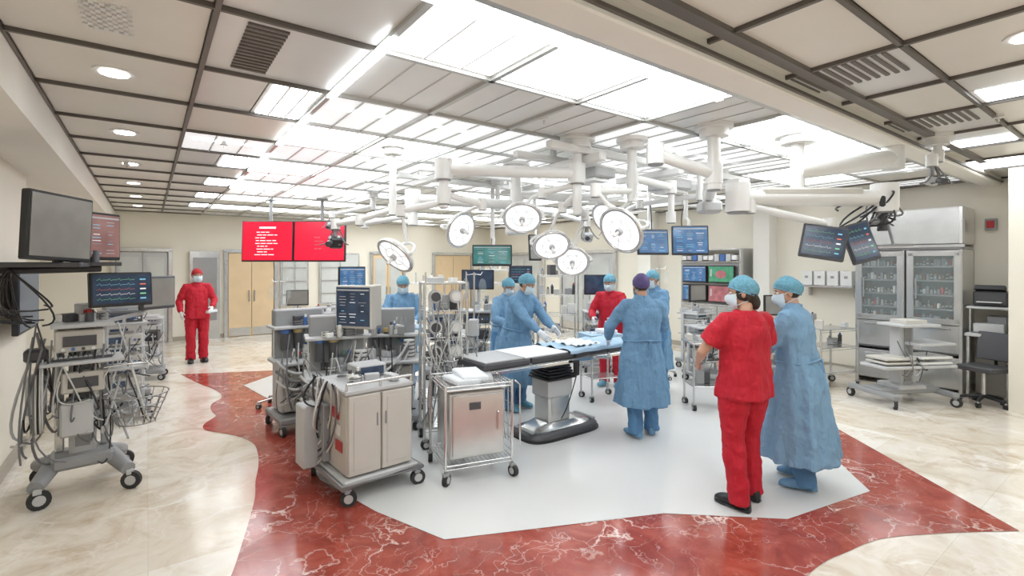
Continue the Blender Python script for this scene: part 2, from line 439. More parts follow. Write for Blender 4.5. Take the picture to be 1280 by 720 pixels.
# sprinklers
for (b, a) in ((-.1, 2.2), (.6, 5.6), (3.3, .4), (5.5, .9), (-.2, 7.4), (2.6, 3.1)):
    ce.cyl((b, a, 3.0), (b, a, 2.97), .035, white, seg=14); ce.cyl((b, a, 2.97), (b, a, 2.94), .01, chrome)
ce.finish(origin=False)
for (bc, ac, w, d) in lights:
    o = Obj('ceiling_light_panel', MR)  # visible fixtures plus the added far-row and unseen fill panels
    o.box((bc, ac, 3.025), (w, d, .05), white, b=0)
    o.box((bc, ac, 2.996), (w-.06, d-.06, .008), lit, b=0)
    for k in (-1, 1): o.box((bc+k*w*.17, ac, 2.989), (.012, d-.06, .01), white, b=0)
    o.finish()

# ------------------------------------------------------------------ doors / windows
def door(name, side, p0, p1, h=2.12, leaf=wood, double=True, glasspane=False, depth=.0):
    o = Obj(name, MR)
    c = (p0+p1)/2; w = p1-p0
    def bx(u, z, du, dz, t, off, m_, b=.004):
        if side == 'back': o.box((u, 13.995-off, z), (du, t, dz), m_, b=b)
        else: o.box((9.495-off, u, z), (t, du, dz), m_, b=b)
    bx(p0, h/2, .08, h, .08, .045, steel); bx(p1, h/2, .08, h, .08, .045, steel); bx(c, h, w+.08, .08, .08, .045, steel)
    n = 2 if double else 1
    for k in range(n):
        lw = (w-.1)/n; u = p0+.05+lw*(k+.5)
        bx(u, h/2-.02, lw-.01, h-.06, .045, .03, leaf)
        if glasspane: bx(u, h*.55, lw*.7, h*.75, .02, .05, glassd, 0)
        bx(u+(lw*.38 if k == 0 else -lw*.38), 1.0, .03, .28, .03, .075, chrome)
        bx(u, .12, lw-.06, .2, .01, .056, steel)
    return o.finish(origin=False)
door('door_1', 'back', 1.54, 2.67)
door('door_2', 'back', -.62, .42, leaf=lgrey, glasspane=True)
door('door_3', 'back', 5.2, 6.2, glasspane=True)
door('door_4', 'back', 7.2, 8.6)
door('door_5', 'right', 8.5, 10.5, leaf=lgrey, glasspane=True)
door('door_6', 'right', 11.3, 13.0, glasspane=True, leaf=lgrey)
for nm, b0, b1 in (('window_1', 2.77, 3.47), ('window_2', 3.75, 4.85)):
    o = Obj(nm, MR); c = (b0+b1)/2; w = b1-b0
    o.box((c, 13.96, 1.4), (w, .06, 1.4), steel); o.box((c, 13.925, 1.4), (w-.1, .02, 1.3), glassd, b=0)
    for k in range(3): o.box((c, 13.9, 1.0+.35*k), (w-.1, .03, .03), steel)
    o.box((c, 13.9, 1.4), (.03, .03, 1.3), steel)
    o.finish(origin=False)
# steel scrub station panel
o = Obj('stainless_wall_panel', MR)
o.box((1.1, 13.93, 1.05), (.62, .12, 2.1), steel); o.box((1.1, 13.86, 1.2), (.48, .03, 1.5), steeld); o.box((1.1, 13.84, 1.0), (.03, .03, .5), chrome)
o.finish(origin=False)

# ------------------------------------------------------------------ wall-side furniture (right wall)
def bottles(o, x, y0, y1, z, n, hmax=.16):
    for k in range(n):
        y = y0+(y1-y0)*(k+.5)/n; h = random.uniform(.5, 1)*hmax; dx = random.uniform(-.03, .03); ww = abs(y1-y0)/n*.75
        if random.random() < .45: o.box((x+dx, y, z+h/2), (.06, ww, h), random.choice([offw, lgrey, grey, steeld, white, grey, redp, brownp]), b=.004)
        else:
            c_ = random.choice([brownp, brownp, dgrey, grey, brownp, lgrey]); o.cyl((x+dx, y, z), (x+dx, y, z+h*.75), ww*.45, c_, seg=8); o.cyl((x+dx, y, z+h*.75), (x+dx, y, z+h), ww*.25, random.choice([lgrey, dgrey, redp]), seg=8)
            o.cyl((x+dx, y, z+h*.2), (x+dx, y, z+h*.45), ww*.46, random.choice([offw, lgrey]), seg=8)
def supply_cabinet(a0, a1):
    o = Obj('glass_front_supply_cabinet', MR)
    x0, x1 = 8.87, 9.49; c = (a0+a1)/2; w = a1-a0
    o.box((x1-.02, c, 1.0), (.04, w, 2.0), steeld); o.box((x1-.05, c, 1.47), (.02, w-.06, 1.0), cabin)
    for a in (a0+.02, a1-.02): o.box(((x0+x1)/2, a, 1.0), (x1-x0, .04, 2.0), steel)
    for z in (.08, .55, .98, 1.16, 1.36, 1.56, 1.76, 1.98): o.box(((x0+x1)/2+.02, c, z), (x1-x0-.05, w-.04, .02), steeld)
    for z in (.98, 1.16, 1.36, 1.56, 1.76): bottles(o, x0+.2, a0+.06, a1-.06, z+.012, 12, .12)
    o.box((x0+.02, c, .3), (.03, w-.05, .42), steel); o.box((x0+.02, c, .76), (.03, w-.05, .38), steel)
    for z in (.45, .90): o.box((x0-.005, c, z), (.02, w*.6, .03), chrome)
    for a in (a0+.05, a1-.05): o.box((x0, a, 1.47), (.03, .08, .98), steel)
    for z in (1.0, 1.95): o.box((x0, c, z), (.03, w-.05, .08), steel)
    o.box((x0, c, 1.47), (.008, w-.12, .9), glass, b=0)
    o.box((x0-.03, a1-.12, 1.45), (.02, .02, .3), chrome)
    o.finish()
supply_cabinet(1.80, 2.42); supply_cabinet(2.44, 3.06)
o = Obj('stainless_hood', MR)
o.box((9.2, 2.40, 2.33), (.58, 1.22, .52), steel, b=.02); o.box((8.9, 2.4, 2.05), (.04, 1.24, .04), chrome); o.box((9.2, 2.4, 2.02), (.56, 1.2, .04), steeld)
for a in (1.82, 2.98): o.box((8.9, a, 2.33), (.03, .04, .5), chrome)
o.finish()
# monitor rack over drawers
o = Obj('drawer_cabinet', MR)
o.box((9.2, 5.6, .52), (.58, 1.24, 1.0), steel); o.box((9.2, 5.6, .02), (.56, 1.2, .04), dgrey)
for j in range(3):
    for i in range(5):
        o.box((8.9, 5.2+.4*j, .14+.19*i), (.02, .38, .17), steel); o.box((8.88, 5.2+.4*j, .18+.19*i), (.02, .2, .015), chrome)
o.box((9.2, 5.6, 1.42), (.5, 1.24, .80), steeld)
for zz in (1.22, 1.60):
    for j in (0, 1):
        monitor(o, T(8.9, 5.89-.58*j, zz) @ RZ(-90), .54, .34, ((s_blue, s_pink), (s_blue, s_green))[0 if zz < 1.4 else 1][j], ('windows', 'image')[j])
o.box((9.2, 5.6, 1.84), (.5, 1.3, .03), steel); o.box((9.2, 5.6, 2.08), (.5, 1.3, .03), steel)
for a in (4.97, 6.23): o.box((9.2, a, 1.5), (.5, .03, 1.2), steel)
for k in range(10): o.box((9.0, 5.06+.12*k, 1.92), (.2, .1, random.uniform(.08, .15)), random.choice([bluep, bluep, lgrey, paper]), b=.01)
o.finish()
# alcove counter & printer & chair
o = Obj('wall_counter', MR)
o.box((9.15, 1.55, .86), (.66, .44, .04), lgrey); o.box((9.4, 1.55, .42), (.1, .42, .84), offw)
for y in (1.36, 1.74): o.cyl((8.86, y, 0), (8.86, y, .85), .02, steel)
o.box((9.15, 1.55, 1.22), (.5, .44, .03), lgrey); o.cyl((8.95, 1.36, .86), (8.95, 1.36, 1.22), .012, steel); o.cyl((8.95, 1.74, .86), (8.95, 1.74, 1.22), .012, steel)
o.box((9.0, 1.55, .95), (.2, .3, .12), lgrey, b=.01); o.box((9.2, 1.5, 1.0), (.2, .2, .2), grey, b=.01)
o.finish()
o = Obj('printer', MR @ T(9.15, 1.55, 1.236))
o.box((0, 0, .1), (.34, .34, .2), dgrey, b=.02); o.box((-.14, 0, .24), (.1, .3, .06), black, rot=(0, 20, 0)); o.box((-.2, 0, .06), (.12, .24, .01), paper)
o.finish()
def office_chair(x, y, rot, name='task_chair'):
    o = Obj(name, T(x, y) @ RZ(rot))
    for k in range(5):
        a = k*2*math.pi/5; cx, cy = .23*math.cos(a), .23*math.sin(a)
        o.tube([(0, 0, .12), (cx*.6, cy*.6, .1), (cx, cy, .08)], [.028, .02, .016], black); o.caster(cx, cy, .028, .08, black)
    o.cyl((0, 0, .1), (0, 0, .44), .025, steel)
    o.box((0, 0, .47), (.40, .38, .07), dgrey, b=.03); o.box((0, .19, .74), (.36, .05, .36), dgrey, rot=(-8, 0, 0), b=.02); o.tube([(0, .1, .44), (0, .22, .5), (0, .22, .65)], .018, black)
    o.finish()
office_chair(6.02, 6.33, -75)
# wall shelf with white boxes
o = Obj('wall_shelf_with_boxes', MR)
o.box((9.32, 3.6, 1.42), (.34, .8, .03), steel)
for k in range(4): o.box((9.32, 3.3+.2*k, 1.56), (.28, .17, .24), paper, b=.005)
for k in range(4): o.box((9.175, 3.3+.2*k, 1.58), (.005, .05, .04), grey, b=0)
for y in (3.25, 3.95): o.box((9.45, y, 1.34), (.1, .03, .18), steel)
o.finish()
o = Obj('wall_clock_box', MR); o.box((9.46, 1.62, 2.35), (.06, .12, .16), grey); o.box((9.42, 1.62, 2.35), (.02, .08, .1), redp, b=0); o.finish()
# wall mounted tv on left wall
o = Obj('wall_television', MR)
o.box((-.96, 6.3, 1.5), (.08, .3, .3), dgrey)
monitor(o, T(-.90, 6.3, 1.5) @ RZ(90), .95, .62, s_navy, None)
o.finish()

# ------------------------------------------------------------------ carts
def shelf_frame(o, w, d, zs, top, pr=.012, m_=None, wire=True):
    m_ = m_ or chrome
    for sx in (-1, 1):
        for sy in (-1, 1): o.cyl((sx*w/2, sy*d/2, .11), (sx*w/2, sy*d/2, top), pr, m_, seg=8)
    for z in zs:
        for sy in (-1, 1): o.cyl((-w/2, sy*d/2, z), (w/2, sy*d/2, z), .006, m_, seg=6); o.cyl((-w/2, sy*d/2, z-.03), (w/2, sy*d/2, z-.03), .004, m_, seg=6)
        for sx in (-1, 1): o.cyl((sx*w/2, -d/2, z), (sx*w/2, d/2, z), .006, m_, seg=6); o.cyl((sx*w/2, -d/2, z-.03), (sx*w/2, d/2, z-.03), .004, m_, seg=6)
        if wire:
            n = int(w/.035)
            for k in range(n+1): o.cyl((-w/2+w*k/n, -d/2, z), (-w/2+w*k/n, d/2, z), .0025, m_, seg=4, cap=False)
        else: o.box((0, 0, z), (w-.02, d-.02, .015), m_)
    for sx in (-1, 1):
        for sy in (-1, 1): o.caster(sx*w/2, sy*d/2, .05, .13)

def clutter(o, w, d, z, n, hmax=.2):
    for k in range(n):
        x = random.uniform(-w/2+.05, w/2-.05); y = random.uniform(-d/2+.05, d/2-.05)
        h = random.uniform(.04, hmax)
        t = random.random()
        if t < .45:
            ww = random.uniform(.05, .14); dd = random.uniform(.05, .14); rz = random.uniform(-30, 30)
            o.box((x, y, z+h/2), (ww, dd, h), random.choice([lgrey, white, dgrey, grey, offw, grey, lgrey]), rot=(0, 0, rz), b=.006)
        elif t < .8:
            r = random.uniform(.018, .035); m_ = random.choice([white, paper, lgrey, bluep, steel, grey, dgrey])
            o.cyl((x, y, z), (x, y, z+h), r, m_); o.cyl((x, y, z+h), (x, y, z+h+.03), r*.5, random.choice([white, redp, bluep, dgrey]))
        else:
            pts = [(x+.05*math.cos(a), y+.05*math.sin(a), z+.01+.004*a) for a in [q*.7 for q in range(20)]]
            o.tube(pts, .006, random.choice([cablem, cablew]), 5)

def cables(o, n, x, y, z1, z0, sag=.12, jit=.1):
    for k in range(n):
        o.cable((random.uniform(-x, x), y+random.uniform(-.06, .06), random.uniform((z1+z0)/2, z1)), (random.uniform(-x, x), y+random.uniform(-.06, .03), random.uniform(z0, (z1+z0)/2)), random.uniform(.2, 1.6)*sag, random.choice([cablem, cablem, cablew, black, lgrey]), random.uniform(.004, .009), jit=jit)

# beige two-door workstation cart (foreground)
o = Obj('beige_equipment_cart', T(-1.235, 4.13) @ RZ(RB+4))
w, d = .54, .62
o.box((0, 0, .16), (w+.08, d+.10, .05), lgrey, b=.015)
o.tube([(-w/2-.06, -d/2-.07, .15), (w/2+.06, -d/2-.07, .15), (w/2+.06, d/2+.07, .15), (-w/2-.06, d/2+.07, .15)], .02, grey, 8, closed=True)
o.box((0, 0, .50), (w, d, .62), offw, b=.012)
for k in (-1, 1):
    o.box((k*w/4, -d/2-.012, .50), (w/2-.012, .03, .60), offw, b=.014); o.box((k*.035, -d/2-.03, .6), (.012, .012, .1), grey)
    o.box((k*w/4, -d/2-.028, .50), (w/2-.09, .006, .52), offw, b=.003)
o.box((0, 0, .825), (w+.03, d+.03, .035), lgrey, b=.012)
o.tube([(-w/2, -d/2, .89), (w/2, -d/2, .89)], .012, steel)
for k in range(-1, 2): o.cyl((k*w/2, -d/2, .83), (k*w/2, -d/2, .89), .01, steel)
for k in range(3):
    o.box((-w/2-.006, -d/2+.14+.03*k, .40+.12*k), (.006, .13, .08), (redp, paper, redp)[k], b=0)
o.box((-w/2-.03, .12, .45), (.05, .2, .45), grey); o.box((-w/2-.1, .25, .4), (.14, .2, .5), lgrey, b=.01)
for k in range(12): o.cable((-w/2-.05, -.25+.05*k, .88), (-w/2-.07, .1, .2+.05*k), .05, random.choice([cablem, cablew, black]), .008, jit=.1)
clutter(o, w*.9, d*.8, .845, 12, .08)
o.box((.08, .12, .90), (.26, .22, .10), lgrey, b=.01); o.box((.08, .005, .90), (.2, .01, .07), s_navy, b=0)
for sx in (-1, 1):
    for sy in (-1, 1): o.caster(sx*(w/2+.02), sy*(d/2+.04), .06, .15)
o.finish()

# steel door cart with wire frame
o = Obj('stainless_case_cart', T(-.37, 4.36) @ RZ(RB-14))
w, d = .50, .46
shelf_frame(o, w+.08, d+.08, [.16, .80], .82)
o.box((0, 0, .46), (w-.02, d-.02, .55), steel, b=.01); o.box((0, -d/2, .46), (w-.06, .02, .50), steel, b=.01)
o.box((.17, -d/2-.02, .48), (.015, .02, .16), chrome); o.box((-.03, -d/2-.012, .62), (.1, .004, .06), dgrey, b=0)
o.box((0, 0, .76), (w+.03, d+.03, .02), steel)
for k, (x, y, z, a) in enumerate(((-.08, -.02, .80, 10), (.09, .03, .795, -14), (0, .0, .83, 5))): o.box((x, y, z), (.24, .28, .05), (sheet, lgrey, sheet)[k], rot=(3*k, 2, a), b=.02)
o.tube([(w/2+.08, -d/2, .80), (w/2+.13, -d/2, .76), (w/2+.13, -d/2, .2)], .008, chrome)
for z in (.2, .3, .4, .5, .6, .7): o.cyl((w/2+.05, -d/2-.03, z), (w/2+.05, d/2+.03, z), .004, chrome, seg=5)
for k in range(8): o.cable((w/2+.05, -.2+.05*k, .80), (w/2+.06, -.18+.05*k, .25), .02, cablew, .005, jit=.06)
o.finish()

# tall open perfusion tower behind
o = Obj('perfusion_pump_tower', T(-.70, 5.04) @ RZ(RB-20))
shelf_frame(o, .42, .38, [.2, .5, .84, 1.08, 1.34], 1.62, .014, steel, wire=False)
for z, n in ((.84, 9), (1.08, 9), (1.34, 9), (.5, 6), (.2, 5)): clutter(o, .40, .34, z+.01, n, .17)
for z in (.9, 1.14, 1.44):
    for k in range(2): o.cyl((-.10+.2*k, -.12, z+.04), (-.10+.2*k, -.20, z+.04), .065, lgrey, seg=18); o.cyl((-.1+.2*k, -.20, z+.04), (-.1+.2*k, -.212, z+.04), .045, (dgrey, white)[k], seg=16); o.torus((-.1+.2*k, -.2, z+.04), .052, .006, cablew, 16, 'y')
o.box((0, 0, 1.61), (.44, .40, .02), steel)
o.cyl((.1, 0, 1.62), (.1, 0, 1.66), .05, white); o.box((-.08, 0, 1.64), (.16, .2, .05), lgrey)
for sx in (-1, 1): o.cyl((sx*.2, -.2, 1.5), (sx*.2, -.2, 1.72), .008, chrome); o.ell((sx*.2, -.2, 1.52), (.04, .02, .07), glass)
for k in range(28): o.cable((random.uniform(-.22, .22), -.20, random.uniform(.9, 1.55)), (random.uniform(-.25, .25), -.23, random.uniform(.25, .9)), .08, random.choice([cablem, cablew, cablew, lgrey]), .006, jit=.1)
o.finish()

# anaesthesia machines
def anesthesia(x, y, rot, mon=None, hi=1.3, name='anesthesia_machine'):
    o = Obj(name, T(x, y) @ RZ(rot)); w, d = .56, .5
    o.box((0, 0, .15), (w+.06, d+.1, .07), grey, b=.02)
    for sx in (-1, 1):
        for sy in (-1, 1): o.caster(sx*w/2, sy*(d/2+.02), .055, .13)
    o.box((.0, .05, .45), (w*.9, d*.7, .5), lgrey, b=.012)
    for k in range(3): o.box((0, -d*.3-.01, .29+.16*k), (w*.8, .03, .14), grey if k == 1 else offw, b=.008); o.box((0, -d*.3-.03, .33+.16*k), (w*.4, .02, .015), dgrey)
    o.box((0, -.04, .74), (w+.06, d*.95, .035), lgrey, b=.01)
    o.box((0, .16, 1.02), (w*.92, .16, .54), grey, b=.012)
    for sx in (-1, 1): o.cyl((sx*w*.47, .1, .75), (sx*w*.47, .1, hi), .013, steel)
    o.box((0, .12, hi), (w+.04, .34, .03), lgrey, b=.008)
    for k in range(2):
        o.cyl((-.17+.13*k, .02, .86), (-.17+.13*k, .02, 1.04), .045, dgrey, seg=14); o.cyl((-.17+.13*k, .02, 1.04), (-.17+.13*k, .02, 1.08), .05, (bluep, yelp)[k], seg=14)
    for k in range(3): o.cyl((.06+.05*k, .06, .95), (.06+.05*k, .06, 1.2), .013, glass, seg=8); o.cyl((.06+.05*k, .05, .93), (.06+.05*k, .01, .93), .018, (greenp, bluep, yelp)[k])
    o.cyl((.2, -.1, .76), (.2, -.1, .96), .06, white, seg=16)
    for k in range(5): o.torus((.2, -.1, .78+.04*k), .062, .006, black, 16)
    for k in range(3):
        p0 = V((.2, -.16, .85+.05*k)); p1 = V((-.35, -.3, .6+.1*k)); pts = []
        for i in range(16):
            t = i/15; p = p0.lerp(p1, t); pts.append((p.x, p.y-.1*math.sin(t*3.14), p.z-.22*4*t*(1-t)))
        o.tube(pts, [.013+.002*(i % 2) for i in range(16)], (cablew, cablem, lgrey)[k], 8)
    clutter(o, w*.85, .26, hi+.015, 7, .12); clutter(o, w, .3, .76, 6, .14)
    cables(o, 26, .33, -.26, hi, .2, .1)
    if mon:
        mx, mz, mw, mh, my, ms, mc, cm = mon
        o.tube([(mx, .1, hi-.2), (mx, .05, mz-.1), (mx, 0, mz)], .02, lgrey)
        monitor(o, T(mx, -.06, mz) @ RZ(my), mw, mh, ms, mc, cm, dep=.09)
        o.box((mx+mw*.5*math.cos(math.radians(my))+.03, .02, mz), (.08, .18, mh), offw, rot=(0, 0, my), b=.01)
    return o.finish()
anesthesia(-1.70, 4.85, 25, (.16, 1.38, .42, .42, -45, s_navy, 'windows', offw), 1.08)
anesthesia(-2.35, 5.55, 40, None, 1.1)
anesthesia(-1.36, 5.58, 10, None, 1.0)

# left equipment tower (foreground)
o = Obj('endoscopy_equipment_tower', T(-3.48, 4.02) @ RZ(RB+6))
for sx in (-1, 1):
    o.tube([(sx*.06, .02, .24), (sx*.18, -.02, .22), (sx*.27, -.30, .16)], [.07, .065, .05], grey, 10)
    o.tube([(sx*.06, .02, .24), (sx*.18, .1, .22), (sx*.27, .28, .16)], [.07, .065, .05], grey, 10)
    for sy in (-.30, .28): o.caster(sx*.27, sy, .07, .16, lgrey)
o.box((0, 0, .25), (.38, .34, .10), grey, b=.03)
o.box((0, 0, .78), (.17, .14, 1.0), lgrey, b=.02); o.box((0, -.075, .8), (.09, .01, .9), grey, b=.002)
o.box((-.14, .06, .85), (.06, .06, 1.1), steel, b=.01); o.box((.14, .06, .85), (.05, .05, 1.1), lgrey, b=.01)
o.box((0, -.1, 1.04), (.5, .36, .025), lgrey, b=.01); o.box((0, -.13, 1.065), (.36, .14, .02), dgrey, b=.005)
for k in range(5):
    for q in range(12): o.box((-.16+.029*q, -.185+.026*k, 1.078), (.022, .02, .006), lgrey, b=0)
o.box((0, -.08, 1.32), (.38, .32, .03), lgrey); clutter(o, .36, .28, 1.335, 7, .08)
o.box((-.02, -.06, 1.2), (.30, .24, .17), offw, b=.01); o.box((-.02, -.185, 1.2), (.2, .01, .08), dgrey, b=0)
for q in range(4): o.cyl((-.12+.06*q, -.18, 1.14), (-.12+.06*q, -.2, 1.14), .012, (white, bluep, dgrey, white)[q])
o.box((0, .05, 1.38), (.1, .08, .2), lgrey, b=.01)
monitor(o, T(.24, -.10, 1.59) @ RZ(18) @ RX(-4), .44, .28, s_navy, 'vitals')
o.tube([(0, .03, 1.42), (.1, .02, 1.5), (.24, -.05, 1.6)], .022, lgrey)
monitor(o, T(.52, .22, 1.54) @ RZ(35), .34, .30, s_grey, None, dgrey)
o.tube([(.05, .05, 1.3), (.4, .2, 1.36), (.52, .25, 1.5)], .018, lgrey)
for z in (.48, .56, .64, .72):
    r = .13+(z-.48)*.4
    o.torus((.34, -.12, z), r, .005, steeld, 20)
for k in range(14):
    a = 2*math.pi*k/14; o.cyl((.34+.13*math.cos(a), -.12+.13*math.sin(a), .48), (.34+.225*math.cos(a), -.12+.225*math.sin(a), .72), .004, steeld, seg=4)
for k in range(-3, 4): o.cyl((.34+.04*k, -.24, .48), (.34+.04*k, 0, .48), .003, steeld, seg=4)
o.cyl((.07, -.02, .62), (.2, -.08, .62), .012, steel)
o.box((-.04, -.16, .60), (.20, .14, .26), lgrey, b=.015); o.box((.0, -.14, .88), (.26, .14, .16), offw, b=.01); o.box((.0, -.215, .88), (.18, .01, .08), dgrey, b=0)
o.box((.26, -.1, .95), (.28, .26, .02), lgrey); o.tube([(.12, -.24, .98), (.26, -.24, .99), (.40, -.24, .98), (.40, .02, .98)], .008, steel)
o.box((-.27, -.05, .8), (.12, .16, .3), lgrey, b=.02); o.box((-.27, -.05, 1.1), (.14, .14, .1), dgrey, b=.02)
for k in range(46):
    x0 = random.uniform(-.32, .3)
    o.cable((x0, -.12+random.uniform(-.14, .1), random.uniform(.85, 1.4)), (x0+random.uniform(-.18, .18), -.14+random.uniform(-.14, .1), random.uniform(.25, .8)), random.uniform(.05, .3), random.choice([cablem, black, cablew, lgrey, cablem]), random.uniform(.005, .010), jit=.12)
for k in range(5):
    o.torus((-.28+.012*k, -.16, .72+.02*k), .12+.01*k, .007, (cablem, cablew, black, cablew, lgrey)[k], 20, 'x', 1, 1.7)
o.finish()

def eq_tower(x, y, rot, top=1.3, mon=None, name='equipment_tower', shelves=(.35, .6, .85, 1.1), n=6):
    o = Obj(name, T(x, y) @ RZ(rot)); w, d = .46, .42
    o.box((0, 0, .14), (w+.08, d+.08, .06), grey, b=.02)
    for sx in (-1, 1):
        for sy in (-1, 1): o.caster(sx*w/2, sy*d/2, .05, .12)
    for sx in (-1, 1): o.box((sx*w/2, .1, (top+.15)/2), (.03, .06, top-.15), lgrey)
    for z in shelves:
        if z < top:
            o.box((0, 0, z), (w, d, .02), lgrey)
            o.box((0, 0, z+.085), (w*.85, d*.8, .13), random.choice([lgrey, offw, dgrey, grey, grey]), b=.01)
            o.box((-.06, -d*.4-.004, z+.085), (w*.4, .008, .07), s_navy, b=0)
            for q in range(3): o.cyl((.08+.04*q, -d*.4, z+.08), (.08+.04*q, -d*.4-.015, z+.08), .012, random.choice([white, bluep, dgrey]), seg=8)
    o.box((0, 0, top), (w+.03, d+.02, .025), lgrey); clutter(o, w, d, top+.01, n, .14)
    cables(o, 16, .28, -.22, top, .2, .12)
    if mon:
        mz, mw, mh, my, ms, mc = mon
        o.cyl((0, .08, top), (0, .08, mz), .02, lgrey); o.cyl((0, .08, mz), (0, .02, mz), .02, lgrey)
        monitor(o, T(0, -.01, mz) @ RZ(my), mw, mh, ms, mc)
    return o.finish()
eq_tower(-4.55, 5.75, 45, 1.12, None); eq_tower(-5.1, 6.5, 45, 1.2, (1.5, .42, .3, 10, s_navy, 'vitals')); eq_tower(-5.75, 7.75, 30, .95)
eq_tower(-4.15, 9.6, 20, .85, (1.15, .4, .3, 0, s_grey, None)); eq_tower(-3.5, 9.3, 10, .9); eq_tower(-2.45, 7.6, 0, 1.2, (1.55, .42, .42, 40, s_blue, 'windows'))
eq_tower(-.55, 8.0, 0, 1.05, (1.55, .52, .32, 0, s_navy, None)); eq_tower(.15, 8.6, 0, 1.2, (1.62, .40, .3, 0, s_navy, 'vitals')); eq_tower(1.45, 8.4, 0, 1.0, (1.45, .46, .34, 0, s_navy, None))
eq_tower(-1.1, 7.9, 5, 1.1); eq_tower(-.75, 7.3, 0, .8)
eq_tower(2.95, 7.55, 10, .85); eq_tower(3.2, 8.6, 30, .95, (1.3, .4, .3, 0, s_grey, None)); eq_tower(-3.1, 8.2, 20, .95)
eq_tower(4.35, 8.2, 36, .8, (1.12, .42, .34, -30, s_grey, None))

# right column cart
o = Obj('column_monitor_cart', T(5.10, 6.50) @ RZ(8))
for sx in (-1, 1):
    o.box((sx*.42, 0, .15), (.1, .72, .06), grey, b=.025)
    for sy in (-1, 1): o.caster(sx*.42, sy*.33, .06, .14)
o.box((0, 0, .17), (.86, .3, .07), grey, b=.03); o.box((0, 0, .22), (.4, .34, .06), lgrey, b=.02)
o.box((0, 0, .64), (.2, .18, .84), lgrey, b=.02); o.box((0, -.095, .64), (.1, .01, .7), grey, b=0)
for z, x in ((1.02, 0), (.78, .22), (.5, -.25), (.5, .24)): o.box((x, -.1, z), (.54, .4, .035), lgrey, b=.01)
for k in range(2): o.box((.24, -.1, .54+.07*k), (.46, .34, .03), white, b=.008); o.box((-.26, -.1, .55+.05*k), (.42, .32, .03), offw, b=.008)
o.box((0, -.1, 1.06), (.3, .24, .05), offw); cables(o, 8, .3, -.2, .9, .3)
o.finish()
o = Obj('steel_side_table', T(4.62, 7.30) @ RZ(20)); shelf_frame(o, .74, .42, [.25, .6, .86], .88, .014, steel, wire=False); clutter(o, .7, .4, .87, 7, .2); clutter(o, .7, .4, .61, 5, .15); o.finish()

# tall frames / racks in the middle distance
def rack(x, y, rot, w, d, top, zs, name='wire_supply_rack'):
    o = Obj(name, T(x, y) @ RZ(rot)); shelf_frame(o, w, d, zs, top, .014, steel, wire=True)
    for z in zs: clutter(o, w, d, z, 7, .2)
    o.finish()
rack(.82, 9.0, 0, .7, .45, 1.62, [.2, .55, .9, 1.25, 1.6]); rack(-1.9, 10.6, 10, .9, .4, 1.5, [.2, .6, 1.0, 1.4]); rack(-.2, 10.6, 0, 1.0, .4, 1.7, [.2, .6, 1.0, 1.4, 1.68])
def iv_pole(x, y, h=1.9):
    o = Obj('iv_pole', T(x, y))
    for k in range(5):
        a = k*2*math.pi/5; o.tube([(0, 0, .12), (.25*math.cos(a), .25*math.sin(a), .08)], .012, steel); o.caster(.25*math.cos(a), .25*math.sin(a), .03, .08)
    o.cyl((0, 0, .1), (0, 0, h), .011, chrome)
    for sx in (-1, 1): o.tube([(0, 0, h-.02), (sx*.08, 0, h-.03), (sx*.1, 0, h+.01)], .005, chrome); o.ell((sx*.1, 0, h-.16), (.045, .02, .09), glass)
    o.cyl((-.1, 0, h-.08), (-.1, 0, h), .002, white, seg=4); o.box((0, -.05, h-.65), (.12, .1, .2), lgrey, b=.01)
    o.cable((.1, 0, h-.25), (0, -.05, h-.6), .1, cablew, .003)
    o.finish()
iv_pole(-.45, 5.9, 1.7); iv_pole(-2.95, 6.3, 1.6); iv_pole(2.35, 7.9, 1.75)

# instrument tables
def mayo(x, y, rot, w=.6, d=.42, z=.98, draped=True):
    o = Obj('instrument_table', T(x, y) @ RZ(rot))
    for sx in (-1, 1):
        for sy in (-1, 1): o.cyl((sx*w*.45, sy*d*.42, .1), (sx*w*.45, sy*d*.42, z), .013, steel); o.caster(sx*w*.45, sy*d*.42, .04, .1)
    o.box((0, 0, z*.35), (w*.9, d*.84, .015), steel); o.box((0, 0, z), (w, d, .02), steel)
    if draped:
        n = 48; top = []; bot = []
        for k in range(n):
            a = 2*math.pi*k/n; c, s_ = math.cos(a), math.sin(a); q = max(abs(c), abs(s_)); x1, y1 = c/q*(w/2+.01), s_/q*(d/2+.01)
            f = 1.03+.025*math.sin(9*a); top.append((x1, y1, z+.016)); bot.append((x1*f, y1*f, z-.22+.02*math.sin(5*a)))
        o.rings([bot, top], blued, cap=False); o.add(top, [tuple(range(n))], blued)
        for k in range(12): o.box((random.uniform(-w*.4, w*.4), random.uniform(-d*.35, d*.35), z+.025), (.012, random.uniform(.1, .2), .006), chrome, rot=(0, 0, random.uniform(-15, 15)))
        o.box((w*.2, 0, z+.04), (.2, .26, .05), sheet, b=.01)
    else: clutter(o, w, d, z+.01, 8, .1); clutter(o, w*.8, d*.8, z*.35+.01, 6, .2)
    o.finish()
mayo(-1.42, 6.20, 15, .60, .34, 1.0); mayo(1.18, 6.64, 20, .46, .36, .86); mayo(2.50, 6.25, 0, .6, .4, .82, False)

